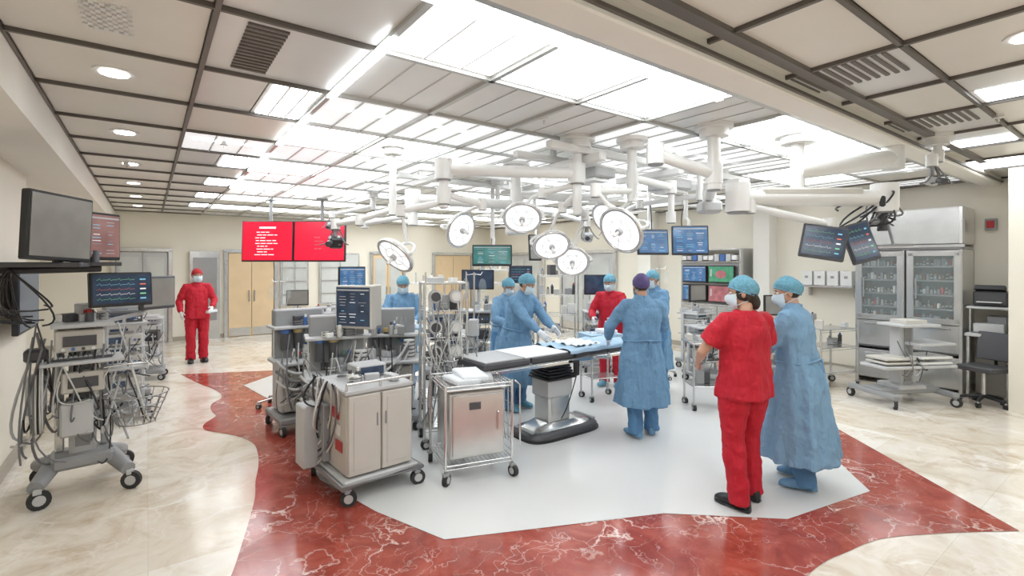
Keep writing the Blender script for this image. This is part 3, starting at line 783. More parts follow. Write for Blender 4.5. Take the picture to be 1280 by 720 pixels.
# ------------------------------------------------------------------ operating table
o = Obj('operating_table', T(.47, 5.36) @ RZ(37))
def sup(hx, hy, z, e=.5, n=36): return [V((hx*math.copysign(abs(math.cos(a))**e, math.cos(a)), hy*math.copysign(abs(math.sin(a))**e, math.sin(a)), z)) for a in [2*math.pi*k/n for k in range(n)]]
o.rings([sup(.50, .27, .006), sup(.50, .27, .03)], black); o.rings([sup(.49, .26, .03), sup(.48, .25, .07), sup(.44, .22, .09)], dgrey)
o.rings([sup(.40, .19, .09), sup(.36, .16, .115), sup(.20, .15, .15)], steel)
for sx in (-1, 1):
    o.box((sx*.43, 0, .095), (.05, .3, .02), grey)
o.box((-.05, 0, .34), (.30, .26, .40), steel, b=.02); o.box((-.05, 0, .50), (.34, .30, .2), lgrey, b=.02)
for k in range(5): o.box((-.05, 0, .60+.03*k), (.38-.02*k, .34-.02*k, .024), black, b=.008)
o.box((-.05, 0, .765), (.5, .36, .05), steel, b=.01)
for sy in (-1, 1):
    o.box((-.05, sy*.25, .80), (2.05, .03, .035), steel); o.box((-.05, sy*.30, .80), (1.9, .01, .03), chrome)
    for k in range(7): o.box((-.85+.27*k, sy*.275, .80), (.03, .05, .02), steel)
for x in (-1.05, -.9, -.4, .1, .6, .92): o.box((x, 0, .80), (.04, .5, .03), steel)
for (x0, x1, m_) in ((-1.10, -.56, dgrey), (-.54, .02, dgrey), (.04, .52, dgrey), (.54, .98, dgrey)):
    o.box(((x0+x1)/2, 0, .855), (x1-x0, .54, .065), m_, b=.02)
o.box((-.86, 0, .893), (.44, .50, .014), lgrey, b=.004); o.box((-.34, 0, .893), (.56, .52, .014), sheet, b=.005)
def drape(o, x0, x1, z, hw, drop, m_):
    nx, ny = 24, 22; vs = []; fs = []
    for i in range(nx+1):
        for j in range(ny+1):
            x = x0+(x1-x0)*i/nx; t = -1+2*j/ny; L = hw+drop; s_ = t*L
            if abs(s_) <= hw: y = s_; zz = z+.010*math.sin(i*1.1+j*.7)+.008*math.sin(i*.45-j*.9)+.01
            else:
                y = math.copysign(hw+.012+.012*math.sin(i*.9), s_); zz = z-(abs(s_)-hw)
            vs.append((x, y, zz))
    for i in range(nx):
        for j in range(ny): a = i*(ny+1)+j; fs.append((a, a+1, a+ny+2, a+ny+1))
    o.add(vs, fs, m_, True)
drape(o, -.05, 1.0, .900, .275, .03, blued); drape(o, .12, .5, .918, .2, .0, sheet)
for sy in (-1, 1): o.tube([(.3, sy*.3, .8), (.3, sy*.45, .82), (.3, sy*.5, .88)], .012, steel)
o.box((-.02, -.34, .74), (.06, .05, .16), black, b=.01); o.cable((-.02, -.34, .66), (-.1, -.2, .2), .05, black, .006)
o.finish()

# ------------------------------------------------------------------ ceiling-hung equipment
def flange(o, x, y, r=.14):
    o.cyl((x, y, 2.965), (x, y, 3.0), r, white, seg=24); o.cyl((x, y, 2.9), (x, y, 2.97), r*.75, white, seg=24)
def lamp_head(o, p, n, R=.2):
    old = o.M; n = V(n).normalized(); o.M = T(*p) @ n.to_track_quat('Z', 'Y').to_matrix().to_4x4()
    prof = [(-.085, .2), (-.072, .5), (-.048, .8), (-.015, .97), (0, 1.0), (.016, .96)]
    o.rings([[V((R*r*math.cos(a), R*r*math.sin(a), z)) for a in [2*math.pi*k/32 for k in range(32)]] for z, r in prof], white)
    o.cyl((0, 0, .012), (0, 0, .017), R*.93, grey, seg=32)
    o.cyl((0, 0, .015), (0, 0, .020), R*.86, ledm, seg=32)
    o.torus((0, 0, .020), R*.5, .003, ledc, 28, seg=5)
    for k in range(6):
        a = 2*math.pi*k/6; r0 = R*.2
        o.tube([(r0*math.cos(a), r0*math.sin(a), .021), (R*.86*math.cos(a), R*.86*math.sin(a), .021)], .0028, ledc, 4)
    o.torus((0, 0, .014), R*.95, .012, steel, 36)
    o.cyl((0, 0, .015), (0, 0, .05), R*.15, lgrey, seg=16); o.cyl((0, 0, .05), (0, 0, .12), .014, white, seg=12)
    pts = [(R*1.1*math.cos(a), 0, -.02-R*.75*math.sin(a)) for a in [math.pi*k/12 for k in range(13)]]
    o.tube(pts, .014, white, 8)
    for s_ in (-1, 1): o.cyl((s_*R*.95, 0, 0), (s_*R*1.12, 0, -.02), .018, white)
    top = o.M @ V((0, 0, -.02-R*.75)); o.M = old
    return top
def arm(o, pts, r=.03, m_=None, joints=True):
    m_ = m_ or white
    o.tube(pts, r, m_, 12)
    if joints:
        for p in pts:
            o.cyl((p[0], p[1], p[2]-r*1.7), (p[0], p[1], p[2]+r*1.7), r*1.45, m_, seg=14); o.cyl((p[0], p[1], p[2]-r*1.9), (p[0], p[1], p[2]-r*1.6), r*1.2, grey, seg=14)

o = Obj('surgical_light_boom')
hx, hy = .62, 4.72
flange(o, hx, hy, .17); o.cyl((hx, hy, 2.28), (hx, hy, 2.97), .045, white, seg=16)
arm(o, [(hx, hy, 2.66), (-.62, 4.5, 2.66)], .055); arm(o, [(-.62, 4.5, 2.66), (-.62, 4.5, 2.42)], .045)
for (ap, p, n, R) in (([(-.62, 4.5, 2.44), (-.28, 4.68, 2.36)], (-.50, 4.80, 2.13), (.75, -.62, -.35), .18),
                      ([(-.62, 4.5, 2.36), (-1.0, 4.46, 2.28)], (-1.03, 4.40, 1.88), (-.45, -.50, -.60), .19),
                      ([(hx, hy, 2.56), (.30, 4.9, 2.50)], (.10, 4.80, 2.25), (-.05, -.70, -.70), .19),
                      ([(hx, hy, 2.46), (.50, 4.9, 2.36)], (.39, 4.9, 1.99), (.1, -.68, -.68), .185),
                      ([(hx, hy, 2.36), (.75, 5.1, 2.30)], (.62, 5.1, 1.83), (-.1, -.80, -.55), .175)):
    arm(o, ap, .030); top = lamp_head(o, p, n, R)
    e = V(ap[-1]); o.tube([e, e.lerp(top, .5)+V((0, 0, .03)), top], .018, white, 10)
o.finish()
o = Obj('surgical_light_boom')
hx, hy = 1.15, 4.75
flange(o, hx, hy, .15); o.cyl((hx, hy, 2.4), (hx, hy, 2.97), .045, white, seg=16)
arm(o, [(hx, hy, 2.5), (.75, 4.45, 2.46)], .035); arm(o, [(hx, hy, 2.62), (1.7, 5.3, 2.62)], .04)
top = lamp_head(o, (.97, 4.4, 2.10), (-.72, -.55, -.50), .225); o.tube([(.75, 4.45, 2.46), (.85, 4.45, 2.34), top], .022, white, 10)
top = lamp_head(o, (.93, 4.80, 2.24), (-.6, -.45, -.5), .18); o.tube([(hx, hy, 2.42), (1.1, 4.8, 2.36), top], .022, white, 10)
arm(o, [(1.7, 5.3, 2.62), (1.7, 5.3, 2.3)], .035)
o.finish()
# secondary articulated arms crossing the centre
o = Obj('ceiling_boom_arm')
flange(o, .05, 5.9, .16); o.cyl((.05, 5.9, 2.4), (.05, 5.9, 2.97), .06, white, seg=16)
arm(o, [(.05, 5.9, 2.5), (-1.1, 5.5, 2.52)], .06); arm(o, [(-1.1, 5.5, 2.52), (-1.1, 5.5, 2.3)], .04); arm(o, [(-1.1, 5.5, 2.34), (-1.75, 5.9, 2.28)], .03)
arm(o, [(.05, 5.9, 2.62), (1.1, 6.1, 2.62)], .05); o.box((.05, 5.9, 2.3), (.26, .22, .3), white, b=.02); o.box((.05, 5.78, 2.3), (.18, .01, .2), grey)
o.finish()
o = Obj('ceiling_boom_arm')
flange(o, 1.75, 4.3, .16); o.cyl((1.75, 4.3, 2.5), (1.75, 4.3, 2.97), .055, white, seg=16)
arm(o, [(1.75, 4.3, 2.58), (1.2, 4.15, 2.72)], .05); arm(o, [(1.75, 4.3, 2.52), (1.95, 4.9, 2.45)], .045); o.box((1.95, 4.9, 2.36), (.2, .2, .12), lgrey, b=.03)
o.finish()

def hang_monitor(x, y, z, w, h, yaw, scr, content, px=None, py=None, name='ceiling_mounted_monitor', tilt=-6):
    o = Obj(name); px = x if px is None else px; py = y+.15 if py is None else py
    flange(o, px, py, .1); o.cyl((px, py, z+h/2+.1), (px, py, 2.96), .03, white, seg=12)
    o.tube([(px, py, z+h/2+.12), (x+.02, y+.1, z+h/2+.08), (x, y+.07, z+.02)], .022, white)
    monitor(o, T(x, y, z) @ RZ(yaw) @ RX(tilt), w, h, scr, content)
    o.cable((px, py, 2.7), (x, y+.1, z), .03, black, .008, jit=.1)
    return o.finish()
hang_monitor(1.87, 6.6, 2.09, .43, .34, 8, s_blue, 'windows'); hang_monitor(2.42, 6.75, 2.12, .48, .40, -8, s_blue, 'windows')
hang_monitor(-.28, 7.0, 1.92, .56, .30, 0, s_teal, 'windows')
hang_monitor(.35, 7.6, 2.05, .2, .4, 20, s_grey, None)
o = Obj('ceiling_mounted_twin_display')
for k in (-1, 1):
    x = -3.95+.47*k
    monitor(o, T(x, 9.0, 2.21) @ RX(-3), .93, .74, s_red, 'text' if k < 0 else 'text2', dep=.07); o.cyl((x, 9.1, 2.5), (x, 9.1, 2.97), .03, grey); o.cyl((x, 9.1, 2.96), (x, 9.1, 3.0), .1, grey)
    o.cyl((x, 9.1, 2.52), (x, 9.02, 2.3), .03, grey)
o.finish()
# right boom with twin monitors
o = Obj('ceiling_supply_boom')
flange(o, 2.62, 4.55, .19); o.cyl((2.62, 4.55, 2.36), (2.62, 4.55, 2.97), .06, white, seg=18)
arm(o, [(2.62, 4.55, 2.66), (3.55, 4.62, 2.78)], .085, joints=False); o.cyl((3.55, 4.62, 2.68), (3.55, 4.62, 3.0), .09, white, seg=16)
arm(o, [(2.05, 4.5, 2.40), (3.38, 4.5, 2.40)], .075); o.box((2.7, 4.5, 2.45), (.9, .14, .07), offw, b=.02)
arm(o, [(2.15, 4.48, 2.32), (2.85, 4.45, 2.15)], .035)
o.ell((2.05, 4.5, 2.41), (.09, .09, .09), white)
o.cyl((3.36, 4.5, 2.1), (3.36, 4.5, 2.42), .04, dgrey); o.box((3.36, 4.48, 2.36), (.14, .14, .12), black, b=.02)
for k in range(18): o.cable((3.36+random.uniform(-.06, .06), 4.5, 2.42), (3.1+random.uniform(-.2, .35), 4.45, 2.12+random.uniform(-.05, .2)), random.uniform(-.08, .1), random.choice([black, cablem]), .009, jit=.15)
o.tube([(3.36, 4.5, 2.2), (3.1, 4.52, 2.12), (2.82, 4.47, 2.08)], .025, grey)
monitor(o, T(2.76, 4.40, 1.99) @ RZ(-26) @ RX(-6) @ RY(10), .35, .30, s_navy, 'vitals', dgrey)
monitor(o, T(3.10, 4.42, 1.99) @ RZ(-5) @ RX(-8) @ RY(-16), .24, .36, s_navy, 'vitals', dgrey)
o.box((3.46, 4.45, 1.97), (.2, .12, .02), grey); o.cyl((3.46, 4.5, 1.97), (3.4, 4.5, 2.2), .012, grey)
o.finish()
# left boom displays
o = Obj('wall_arm_twin_monitor')
o.box((-3.30, 3.50, 1.795), (.46, .34, .035), dgrey, rot=(0, 0, 30), b=.01)
o.tube([(-3.75, 3.46, 1.75), (-3.4, 3.5, 1.76), (-3.15, 3.8, 1.77)], .03, black); o.box((-3.74, 3.40, 1.78), (.08, .2, .3), dgrey, rot=(0, 0, RB))
monitor(o, T(-3.13, 3.42, 2.05) @ RZ(86) @ RY(3), .46, .46, s_grey, None, black, .06)
o.box((-3.2, 3.82, 1.80), (.3, .24, .03), dgrey, rot=(0, 0, 40))
monitor(o, T(-3.32, 3.93, 2.02) @ RZ(85), .44, .38, s_pink2, 'windows', black, .06)
for k in range(10): o.cable((-3.5, 3.45, 1.76), (-3.55+random.uniform(-.1, .1), 3.7+random.uniform(-.1, .1), random.uniform(1.3, 1.5)), .1, black, .007, jit=.15)
o.cyl((-3.17, 3.46, 1.8), (-3.17, 3.46, 1.9), .03, dgrey); o.cyl((-3.28, 3.9, 1.8), (-3.3, 3.92, 1.9), .03, dgrey)
o.finish()
# extra ceiling arms / camera pods
def cam_arm(px, py, pts, name='ceiling_camera_arm', pod=black, sz=1.):
    o = Obj(name); flange(o, px, py, .12); o.cyl((px, py, pts[0][2]-.05), (px, py, 2.96), .035, white, seg=14)
    arm(o, [(px, py, pts[0][2])]+pts[1:], .032)
    e = V(pts[-1]); o.cyl(e, e-V((0, 0, .14)), .02, grey); o.box(e-V((0, 0, .19)), (.14*sz, .12*sz, .12*sz), pod, rot=(20, 0, 30), b=.02)
    o.cyl(e-V((.02, .1, .2)), e-V((.02, .16, .22)), .03, dgrey)
    for k in range(4): o.cable(e, e-V((.1*k-.15, .05, .22)), .05, cablem, .007, jit=.08)
    o.finish()
cam_arm(-1.2, 5.0, [(0, 0, 2.35), (-1.55, 5.05, 2.25), (-1.85, 5.2, 2.22)]); cam_arm(-2.3, 8.2, [(0, 0, 2.75), (-2.9, 8.0, 2.6)], pod=grey)
cam_arm(3.95, 4.6, [(0, 0, 2.8), (3.85, 4.55, 2.75)], pod=lgrey, sz=.7); cam_arm(-.2, 6.9, [(0, 0, 2.6), (.6, 6.8, 2.5), (1.0, 6.6, 2.35)], pod=lgrey); cam_arm(2.2, 5.8, [(0, 0, 2.6), (1.6, 6.2, 2.55), (1.3, 6.6, 2.4)], pod=grey)
# gantry rails
o = Obj('ceiling_rail_gantry', MR)
for a in (3.4, 3.9): o.box((4.6, a, 2.88), (3.4, .08, .07), white, b=.01)
for b in (3.4, 4.6, 5.8): o.box((b, 3.65, 2.80), (.09, .9, .08), white, b=.01); o.box((b, 3.4, 2.94), (.05, .05, .1), white); o.box((b, 3.9, 2.94), (.05, .05, .1), white)
for b in (3.7, 5.0): o.box((b, 3.65, 2.72), (.3, .42, .1), lgrey, b=.015); o.box((b, 3.65, 2.66), (.22, .3, .05), csteel)
for a in (5.2, 5.8): o.box((5.0, a, 2.9), (5.0, .07, .06), white, b=.01)
for b in (2.8, 4.2, 6.0, 7.3): o.box((b, 5.5, 2.84), (.08, .9, .06), white); o.box((b, 5.2, 2.96), (.05, .05, .08), white); o.box((b, 5.8, 2.96), (.05, .05, .08), white)
o.finish()

# ------------------------------------------------------------------ people
wr_tex = bpy.data.textures.new('cloth_wrinkles', 'CLOUDS'); wr_tex.noise_scale = .10; wr_tex.noise_depth = 2
fine_tex = bpy.data.textures.new('cap_wrinkles', 'CLOUDS'); fine_tex.noise_scale = .035
def remesh(ob, vox, smooth=6, disp=0, tex=None):
    m_ = ob.modifiers.new('remesh', 'REMESH'); m_.mode = 'VOXEL'; m_.voxel_size = vox; m_.use_smooth_shade = True
    s_ = ob.modifiers.new('smooth', 'SMOOTH'); s_.factor = .5; s_.iterations = smooth
    if disp:
        d = ob.modifiers.new('wrinkle', 'DISPLACE'); d.texture = tex or wr_tex; d.strength = disp; d.mid_level = .5

def ik(a, c, hint, l1, l2):
    a = V(a); c = V(c); d = c-a; L = min(d.length, (l1+l2)*.995); dn = d.normalized(); c = a+dn*L
    x = (l1*l1-l2*l2+L*L)/(2*L); h = math.sqrt(max(0, l1*l1-x*x))
    q = V(hint)-a; q = q-dn*q.dot(dn); q.normalize()
    return a+dn*x+q*h, c

def hand(o, w, d, n, thumb, curl, mt, s=1.0):
    d = V(d).normalized(); n = V(n); n = (n-d*n.dot(d)).normalized(); sd = d.cross(n)*thumb; w = V(w)
    def P(a, b, c): return w+(d*a+sd*b+n*c)*s
    rs = []
    for (a, hw, th) in ((-.03, .027, .021), (.0, .028, .02), (.03, .036, .019), (.06, .042, .016), (.088, .041, .013), (.094, .036, .009)):
        rs.append([P(a, hw*math.cos(t), th*math.sin(t)) for t in [2*math.pi*k/16 for k in range(16)]])
    o.rings(rs, mt)
    for (off, L, c_) in ((.032, .068, .9), (.011, .078, 1.0), (-.011, .072, 1.05), (-.031, .058, 1.15)):
        p = P(.078, off, 0); ang = 0; pts = [p]; rad = [.0095*s]
        for q, (f, cr) in enumerate(((.45, .5), (.3, .9), (.25, .7))):
            ang += curl*cr*c_; p = p+(d*math.cos(ang)+n*math.sin(ang)+sd*off*.8)*L*f*1.15*s; pts.append(p); rad.append((.0088, .0078, .0062)[q]*s)
        o.tube(pts, rad, mt, 8)
    pts = [P(.01, .018, .006), P(.035, .045, .014), P(.062, .058, .024), P(.085, .058, .036)]
    o.tube(pts, [.014*s, .0115*s, .0095*s, .0075*s], mt, 8)

def shoe(o, x, y, rot, mt, s=1, sole=None, h=1.0):
    old = o.M; o.M = old @ T(x, y) @ RZ(rot)
    prof = [(-.095, .015, .03), (-.085, .032, .07), (-.05, .038, .095*h), (-.01, .040, .10*h), (.04, .043, .075), (.09, .048, .058), (.13, .044, .048), (.155, .03, .036), (.165, .012, .02)]
    rs = []
    for (yy, hw, hh) in prof:
        r = []
        for k in range(16):
            a = 2*math.pi*k/16; cx = math.cos(a); sz = math.sin(a)
            r.append((hw*math.copysign(abs(cx)**.7, cx)*s, yy*s, (.012+hh*.5+hh*.5*(math.copysign(abs(sz)**(.6 if sz < 0 else .9), sz)))*s))
        rs.append(r)
    o.rings(rs, mt)
    if sole: o.rings([[(hw*1.06*math.cos(a)*s, yy*s, (.012+.012*math.sin(a))*s) for a in [2*math.pi*k/10 for k in range(10)]] for (yy, hw, hh) in prof], sole)
    o.M = old

def person(name, x, y, yaw, H=1.7, kind='gown', top=gown_b, legs=scrub_b, lean=0, hands=((.16, .35, 1.05), (-.16, .35, 1.05)), elbows=((.5, -.1, 1.0), (-.5, -.1, 1.0)),
           feet=((.11, 0, 0), (-.11, 0, 0)), head=(0, 0), cap=cap_b, sk=skin, gl=glove, shoes=cap_b, hair=False, hem=.32, flare=.0, sleeves='long', curl=.45, girth=1.0, mask=True, cap_big=1.0, seed=0, hdir=None):
    s = H/1.7; th = math.radians(lean)
    E = bpy.data.objects.new(name, None); sc.collection.objects.link(E); E.location = (x, y, 0.006); E.rotation_euler = (0, 0, math.radians(yaw)); E.empty_display_size = .2
    def U(p):
        px, py, pz = p
        if pz > .9:
            dz = pz-.9; py, pz = py*math.cos(th)+dz*math.sin(th), .9-py*math.sin(th)+dz*math.cos(th)
        return V((px, py, pz))*s
    g = girth
    def torso(o, secs, mt, nf=9, ph=0):
        # densify sections so folds run smoothly down the cloth
        S = []
        for q in range(len(secs)-1):
            for t in (0, .34, .67): S.append(tuple(secs[q][c]*(1-t)+secs[q+1][c]*t for c in range(5)))
        S.append(secs[-1]); rs = []
        for (z, cy, rx, ry, f) in S:
            r = []
            for k in range(96):
                a = 2*math.pi*k/96
                w1 = math.sin(nf*a+ph+.7*math.sin(z*5)); w1 = math.copysign(abs(w1)**1.5, w1)
                q = 1+f*(w1+.6*math.sin((nf+6)*a+ph*2+z*1.5)+.45*math.sin((nf-4)*a-ph+z*2.5))
                c, sn = math.cos(a), math.sin(a)
                r.append(U((rx*g*math.copysign(abs(c)**.92, c)*q, cy+ry*g*math.copysign(abs(sn)**.92, sn)*q, z)))
            rs.append(r)
        o.rings(rs, mt)
    sg_ = min(g, 1.04)
    sh = [U((.170*sg_, -.01, 1.380)), U((-.170*sg_, -.01, 1.380))]
    l1, l2 = .285*s, .25*s
    el = []; wr = []
    for i in (0, 1):
        e_, w_ = ik(sh[i], V(hands[i])*s, V(elbows[i])*s, l1, l2); el.append(e_); wr.append(w_)
    # legs
    o = Obj('trousers')
    for i, sx in ((0, 1), (1, -1)):
        f = V(feet[i]); hip = V((.09*sx, 0, .90))*s; kn = V((.10*sx+(f.x-.1*sx)*.45, f.y*.5+.03, .49))*s; an = V((f.x, f.y-.02, .10))*s
        a1 = an+V((0, 0, -.05))*s
        o.tube([hip+V((0, 0, .02)), hip.lerp(kn, .35), hip.lerp(kn, .7), kn, kn.lerp(an, .35), kn.lerp(an, .75), an, a1], [.104*s*g, .102*s*g, .090*s, .080*s, .080*s, .077*s, .076*s, .082*s], legs, 20)
    o.ell(V((0, 0, .92))*s, (.165*s*g, .115*s*g, .13*s), legs, 20, 12)
    ob = o.finish(E); remesh(ob, .011, 2, .035)
    # garment
    if kind == 'gown':
        o = Obj('surgical_gown')
        fl_ = flare
        secs = [(hem, 0, .220+fl_, .195+fl_*.8, .06), (hem+.15, 0, .208+fl_*.8, .182+fl_*.7, .056), (hem+.35, 0, .197+fl_*.6, .167+fl_*.5, .048), (.85, 0, .190+fl_*.4, .156+fl_*.3, .038), (1.0, 0, .172+fl_*.15, .135, .03), (1.12, 0, .176, .130, .022), (1.25, -.005, .190, .126, .014), (1.33, -.01, .182, .112, .007), (1.39, -.015, .150, .09, 0), (1.43, -.012, .105, .075, 0), (1.46, -.008, .075, .067, 0), (1.49, 0, .066, .062, 0)]
        torso(o, secs, top, 8, seed)
        for i in (0, 1):
            S_ = sh[i]; inn = V((S_.x*.6, S_.y, S_.z))
            e_, w_ = el[i], wr[i]
            o.tube([inn, S_, S_.lerp(e_, .35), S_.lerp(e_, .75), e_, e_.lerp(w_, .3), e_.lerp(w_, .65), e_.lerp(w_, .9)], [.066*s, .070*s, .070*s, .066*s, .063*s, .061*s, .051*s, .038*s], top, 20)
        ob = o.finish(E); remesh(ob, .011, 2, .030)
        o = Obj('gown_ties')
        r = [U((.184*g*math.cos(a), .147*g*math.sin(a), 1.02+.008*math.sin(3*a))) for a in [2*math.pi*k/40 for k in range(40)]]
        o.tube(r, .009*s, top, 6, closed=True, flat=1)
        b_ = U((.03, -.158*g, 1.02)); o.tube([b_, b_+V((.02, -.01, -.08)), b_+V((.0, .0, -.2)), b_+V((.03, .0, -.33))], .006, top, 6); o.tube([b_, b_+V((-.03, -.012, -.07)), b_+V((-.04, .0, -.22))], .006, top, 6); o.ell(b_, (.02, .014, .016), top, 8, 6)
        n_ = U((0, -.075, 1.47)); o.ell(n_, (.014, .01, .012), top, 8, 6); o.tube([n_, n_+V((.02, -.01, -.08))], .004, top, 5)
        for i in (0, 1):
            e_, w_ = el[i], wr[i]; o.tube([e_.lerp(w_, .84), e_.lerp(w_, .92), w_+(w_-e_)*.02], [.036*s, .034*s, .033*s], sheet, 14)
        o.finish(E)
    else:
        o = Obj('scrub_top')
        secs = [(.80, 0, .206, .158, .04), (.88, 0, .198, .150, .038), (1.0, 0, .182, .138, .032), (1.12, 0, .178, .130, .024), (1.25, -.005, .188, .127, .015), (1.33, -.01, .180, .112, .006), (1.39, -.015, .148, .09, 0), (1.43, -.012, .102, .075, 0), (1.46, -.006, .074, .066, 0)]
        torso(o, secs, top, 7, seed)
        for i in (0, 1):
            S_ = sh[i]; inn = V((S_.x*.6, S_.y, S_.z)); e_, w_ = el[i], wr[i]
            if sleeves == 'short':
                o.tube([inn, S_, S_.lerp(e_, .35), S_.lerp(e_, .74)], [.064*s, .070*s, .078*s, .086*s], top, 20)
            else: o.tube([inn, S_, S_.lerp(e_, .35), S_.lerp(e_, .75), e_, e_.lerp(w_, .4), e_.lerp(w_, .93)], [.064*s, .068*s, .066*s, .060*s, .057*s, .052*s, .044*s], top, 20)
        ob = o.finish(E); remesh(ob, .011, 2, .030)
    # skin body: head, neck, shoulders, arms in one surface
    hc = U((0, .025, 1.585)); hM = T(*hc) @ RZ(head[0]) @ RX(-head[1]-lean*.5) @ Matrix.Scale(s, 4)
    o = Obj('body')
    nb = U((0, -.015, 1.38)); o.tube([nb, U((0, -.012, 1.46)), hM @ V((0, -.02, -.06))], [.060*s, .053*s, .053*s], sk, 16)
    o.ell(U((0, -.01, 1.33)), (.14*s, .075*s, .075*s), sk)
    for i in (0, 1):
        S_ = sh[i]; e_, w_ = el[i], wr[i]
        o.tube([V((S_.x*.5, S_.y, S_.z-.02)), S_-V((0, 0, .01)), S_.lerp(e_, .4), S_.lerp(e_, .85), e_, e_.lerp(w_, .25), e_.lerp(w_, .7), w_], [.046*s, .048*s, .044*s, .039*s, .038*s, .040*s, .030*s, .025*s], sk, 16)
    o.M = hM
    o.ell((0, -.012, .025), (.075, .094, .09), sk, 24, 16); o.ell((0, .02, -.03), (.062, .068, .082), sk, 24, 16); o.ell((0, .05, -.088), (.034, .034, .026), sk)
    o.tube([(0, .08, .008), (0, .096, -.015), (0, .106, -.032)], [.008, .011, .015], sk, 10); o.ell((0, .072, .022), (.048, .018, .010), sk)
    for sx in (-1, 1): o.ell((sx*.076, -.008, -.008), (.009, .019, .031), sk); o.ell((sx*.035, .05, -.03), (.022, .022, .02), sk)
    ob = o.finish(E); remesh(ob, .006, 3)
    o = Obj('face_features', hM)
    for sx in (-1, 1):
        o.ell((sx*.030, .077, .004), (.014, .012, .010), eyew, 12, 8); o.ell((sx*.030, .087, .004), (.0065, .004, .0065), iris, 10, 6)
        o.tube([(sx*.014, .087, .022), (sx*.03, .088, .027), (sx*.048, .078, .022)], [.003, .004, .002], hairm, 6)
    o.tube([(-.022, .082, -.062), (-.008, .091, -.060), (.008, .091, -.060), (.022, .082, -.062)], [.002, .005, .005, .002], lipm, 6)
    o.finish(E)
    if mask:
        o = Obj('surgical_mask', hM); rs = []
        for i in range(9):
            z = .002-.112*i/8; row = []
            for k in range(17):
                a = math.radians(-72+144*k/16); nb_ = math.exp(-(a*2.2)**2)
                prof_ = 1-.25*max(0, (i-5)/3)**2
                row.append(V((.079*math.sin(a)*prof_, .020+(.062*math.cos(a)+.042*nb_*math.sin(math.pi*min(1, (i+1.5)/8)))*prof_+.003*(i % 2), z-.01*math.cos(a))))
            rs.append(row)
        vs = [p for r in rs for p in r]; fs = []
        for i in range(8):
            for k in range(16): a = i*17+k; fs.append((a, a+1, a+18, a+17))
        o.add(vs, fs, mask_w, True)
        for sx in (-1, 1):
            o.tube([(sx*.075, .035, -.01), (sx*.084, 0, .01), (sx*.07, -.07, .03)], .0025, mask_w, 5); o.tube([(sx*.07, .04, -.09), (sx*.075, 0, -.07), (sx*.05, -.075, -.05)], .0025, mask_w, 5)
        o.finish(E)
    if hair:
        o = Obj('hair', hM); o.ell((0, -.035, -.015), (.080, .077, .077), hairm, 20, 12); o.ell((0, -.085, -.075), (.048, .042, .060), hairm)
        for sx in (-1, 1): o.ell((sx*.068, .01, -.005), (.014, .035, .05), hairm)
        ob = o.finish(E); remesh(ob, .007, 2, .008, fine_tex)
    else:
        o = Obj('hair', hM); o.ell((0, -.035, -.0), (.076, .068, .065), hairm, 20, 12); o.finish(E)
    # cap
    o = Obj('surgical_cap', hM); rs = []
    cb = cap_big
    for i in range(12):
        t = i/11; row = []
        for k in range(36):
            a = 2*math.pi*k/36; fr = (1+math.sin(a))/2
            z0 = -.035+.085*fr; e0 = math.asin(max(-.9, min(.9, (z0-.02)/.105)))
            e_ = e0+(math.pi/2-.01-e0)*t
            bul = 1+.10*cb*math.sin(math.pi*min(1, t*1.6))*(1-fr*.35)
            pl = 1+.028*math.sin(13*a+seed)*(1-t)+.015*math.sin(7*a+5*t+seed)
            row.append(V((.084*math.cos(e_)*math.cos(a)*bul*pl, -.012+.103*math.cos(e_)*math.sin(a)*bul*pl, .02+.108*math.sin(e_)*(1+.06*cb*t))))
        rs.append(row)
    o.rings(rs, cap); o.tube([p*1.01 for p in rs[0]], .006, cap, 6, closed=True)
    ob = o.finish(E); d = ob.modifiers.new('wr', 'DISPLACE'); d.texture = fine_tex; d.strength = .008
    # hands
    for i in (0, 1):
        o = Obj('hand_right' if i == 0 else 'hand_left'); e_, w_ = el[i], wr[i]; d_ = (w_-e_).normalized()
        if hdir: d_ = (d_+V(hdir)*.8).normalized()
        nn = V((-1 if i == 0 else 1, 0, -.35)) if abs(d_.z) < .8 else V((-1 if i == 0 else 1, .3, 0))
        c1 = d_.cross(nn).dot(V((0, .3, 1)) if abs(d_.z) < .8 else V((0, 1, 0)))
        hand(o, w_, d_, nn, 1 if c1 > 0 else -1, curl, gl, s)
        ob = o.finish(E); remesh(ob, .0036, 2)
    o = Obj('shoes')
    for i, sx in ((0, 1), (1, -1)): shoe(o, feet[i][0]*s, feet[i][1]*s, feet[i][2]-sx*8, shoes, s*1.06, black if shoes is black else None)
    o.finish(E)
    return E, (wr, el, s)

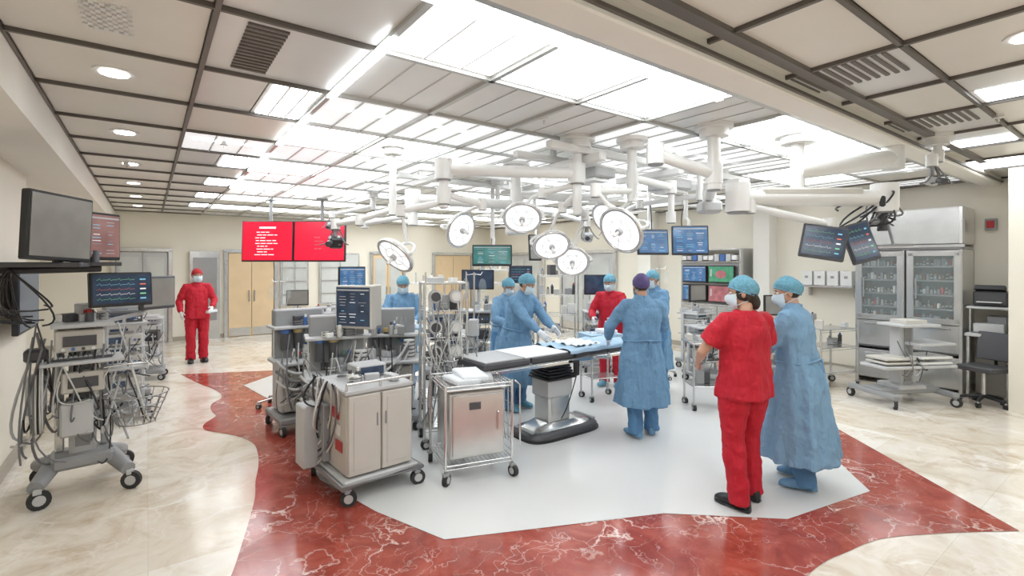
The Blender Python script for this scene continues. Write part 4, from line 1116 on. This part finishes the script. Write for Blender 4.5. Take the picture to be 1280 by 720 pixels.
person('nurse_in_red_scrubs', 1.75, 3.74, 18, 1.69, 'scrubs', scrub_red, scrub_red, hands=((.17, .27, 1.02), (-.19, .28, 1.03)), elbows=((.9, -.25, .9), (-.95, -.2, .9)),
       feet=((.10, .05, 0), (-.12, -.06, 10)), head=(50, 4), cap=cap_b, sk=skin, gl=skin, shoes=black, hair=True, sleeves='short', seed=1, cap_big=1.3, girth=1.08)
person('surgeon_in_blue_gown', 2.34, 4.04, 42, 1.68, 'gown', gown_b2, scrub_b, lean=6, hands=((.12, .36, 1.12), (-.10, .38, 1.15)), elbows=((.55, -.1, .9), (-.5, -.1, .9)),
       feet=((.12, .05, 0), (-.10, -.06, 10)), head=(32, 6), flare=.09, hem=.24, seed=2, cap_big=1.6, girth=1.08, shoes=gown_b)
person('surgeon_in_blue_gown', 1.36, 5.20, 6, 1.68, 'gown', gown_b, scrub_b, hands=((.20, .30, 1.02), (-.28, .27, .98)), elbows=((.8, -.15, .95), (-.9, -.1, .95)),
       feet=((.12, .05, -5), (-.09, -.05, 8)), head=(-5, 10), cap=cap_p, flare=.03, hem=.34, seed=3, girth=1.12, gl=glovel, shoes=gown_b)
person('surgeon_in_blue_gown', .04, 6.16, -130, 1.69, 'gown', gown_b, scrub_b, lean=14, hands=((.14, .50, 1.00), (-.14, .50, 1.02)), elbows=((.5, 0, .9), (-.5, 0, .9)), head=(10, 15), seed=4, flare=.03, gl=glove, girth=1.08)
person('surgeon_in_blue_gown', -.12, 6.9, -140, 1.60, 'gown', gown_b2, scrub_b, lean=8, head=(0, 18), seed=5)
person('surgeon_in_blue_gown', -1.52, 6.88, -165, 1.64, 'gown', gown_b, scrub_b, lean=10, hands=((.14, .42, 1.06), (-.14, .42, 1.06)), head=(0, 20), seed=6, girth=1.05)
person('nurse_in_red_scrubs', 1.46, 7.3, 150, 1.64, 'scrubs', scrub_red, scrub_red, lean=5, head=(0, 14), cap=cap_b, seed=7, gl=glove, sleeves='long')
person('surgeon_in_blue_gown', 2.06, 7.05, 120, 1.70, 'gown', gown_b, scrub_b, lean=6, head=(0, 10), seed=8)
E, (wr, el, s) = person('technician_in_red_scrubs', -5.78, 9.1, -140, 1.70, 'scrubs', scrub_red, scrub_red, hands=((.26, .12, .92), (-.20, .26, 1.0)), elbows=((.4, -.3, 1.1), (-.5, -.3, 1.1)),
       feet=((.10, .02, 0), (-.10, 0, 0)), head=(10, 5), cap=cap_r, shoes=black, seed=9, sleeves='long', gl=glove, cap_big=.6)
o = Obj('folded_towel'); c = wr[1]+(wr[1]-el[1]).normalized()*.08; o.box(c+V((0, .03, -.02)), (.16, .12, .05), sheet, rot=(8, 5, 10), b=.015); o.finish(E)

# ------------------------------------------------------------------ world, camera
w = bpy.data.worlds.new('World'); sc.world = w; w.use_nodes = True
w.node_tree.nodes['Background'].inputs[0].default_value = (1, .97, .92, 1); w.node_tree.nodes['Background'].inputs[1].default_value = .3
cd = bpy.data.cameras.new('Camera'); cam = bpy.data.objects.new('Camera', cd); sc.collection.objects.link(cam)
cam.location = (0, 0, 1.8); cam.rotation_euler = (math.radians(90), 0, 0)
cd.sensor_width = 36; cd.lens = 620/1280*36; cd.shift_y = -30/1280; cd.clip_start = .05
sc.camera = cam
sc.view_settings.view_transform = 'Standard'
sc.view_settings.exposure = 0
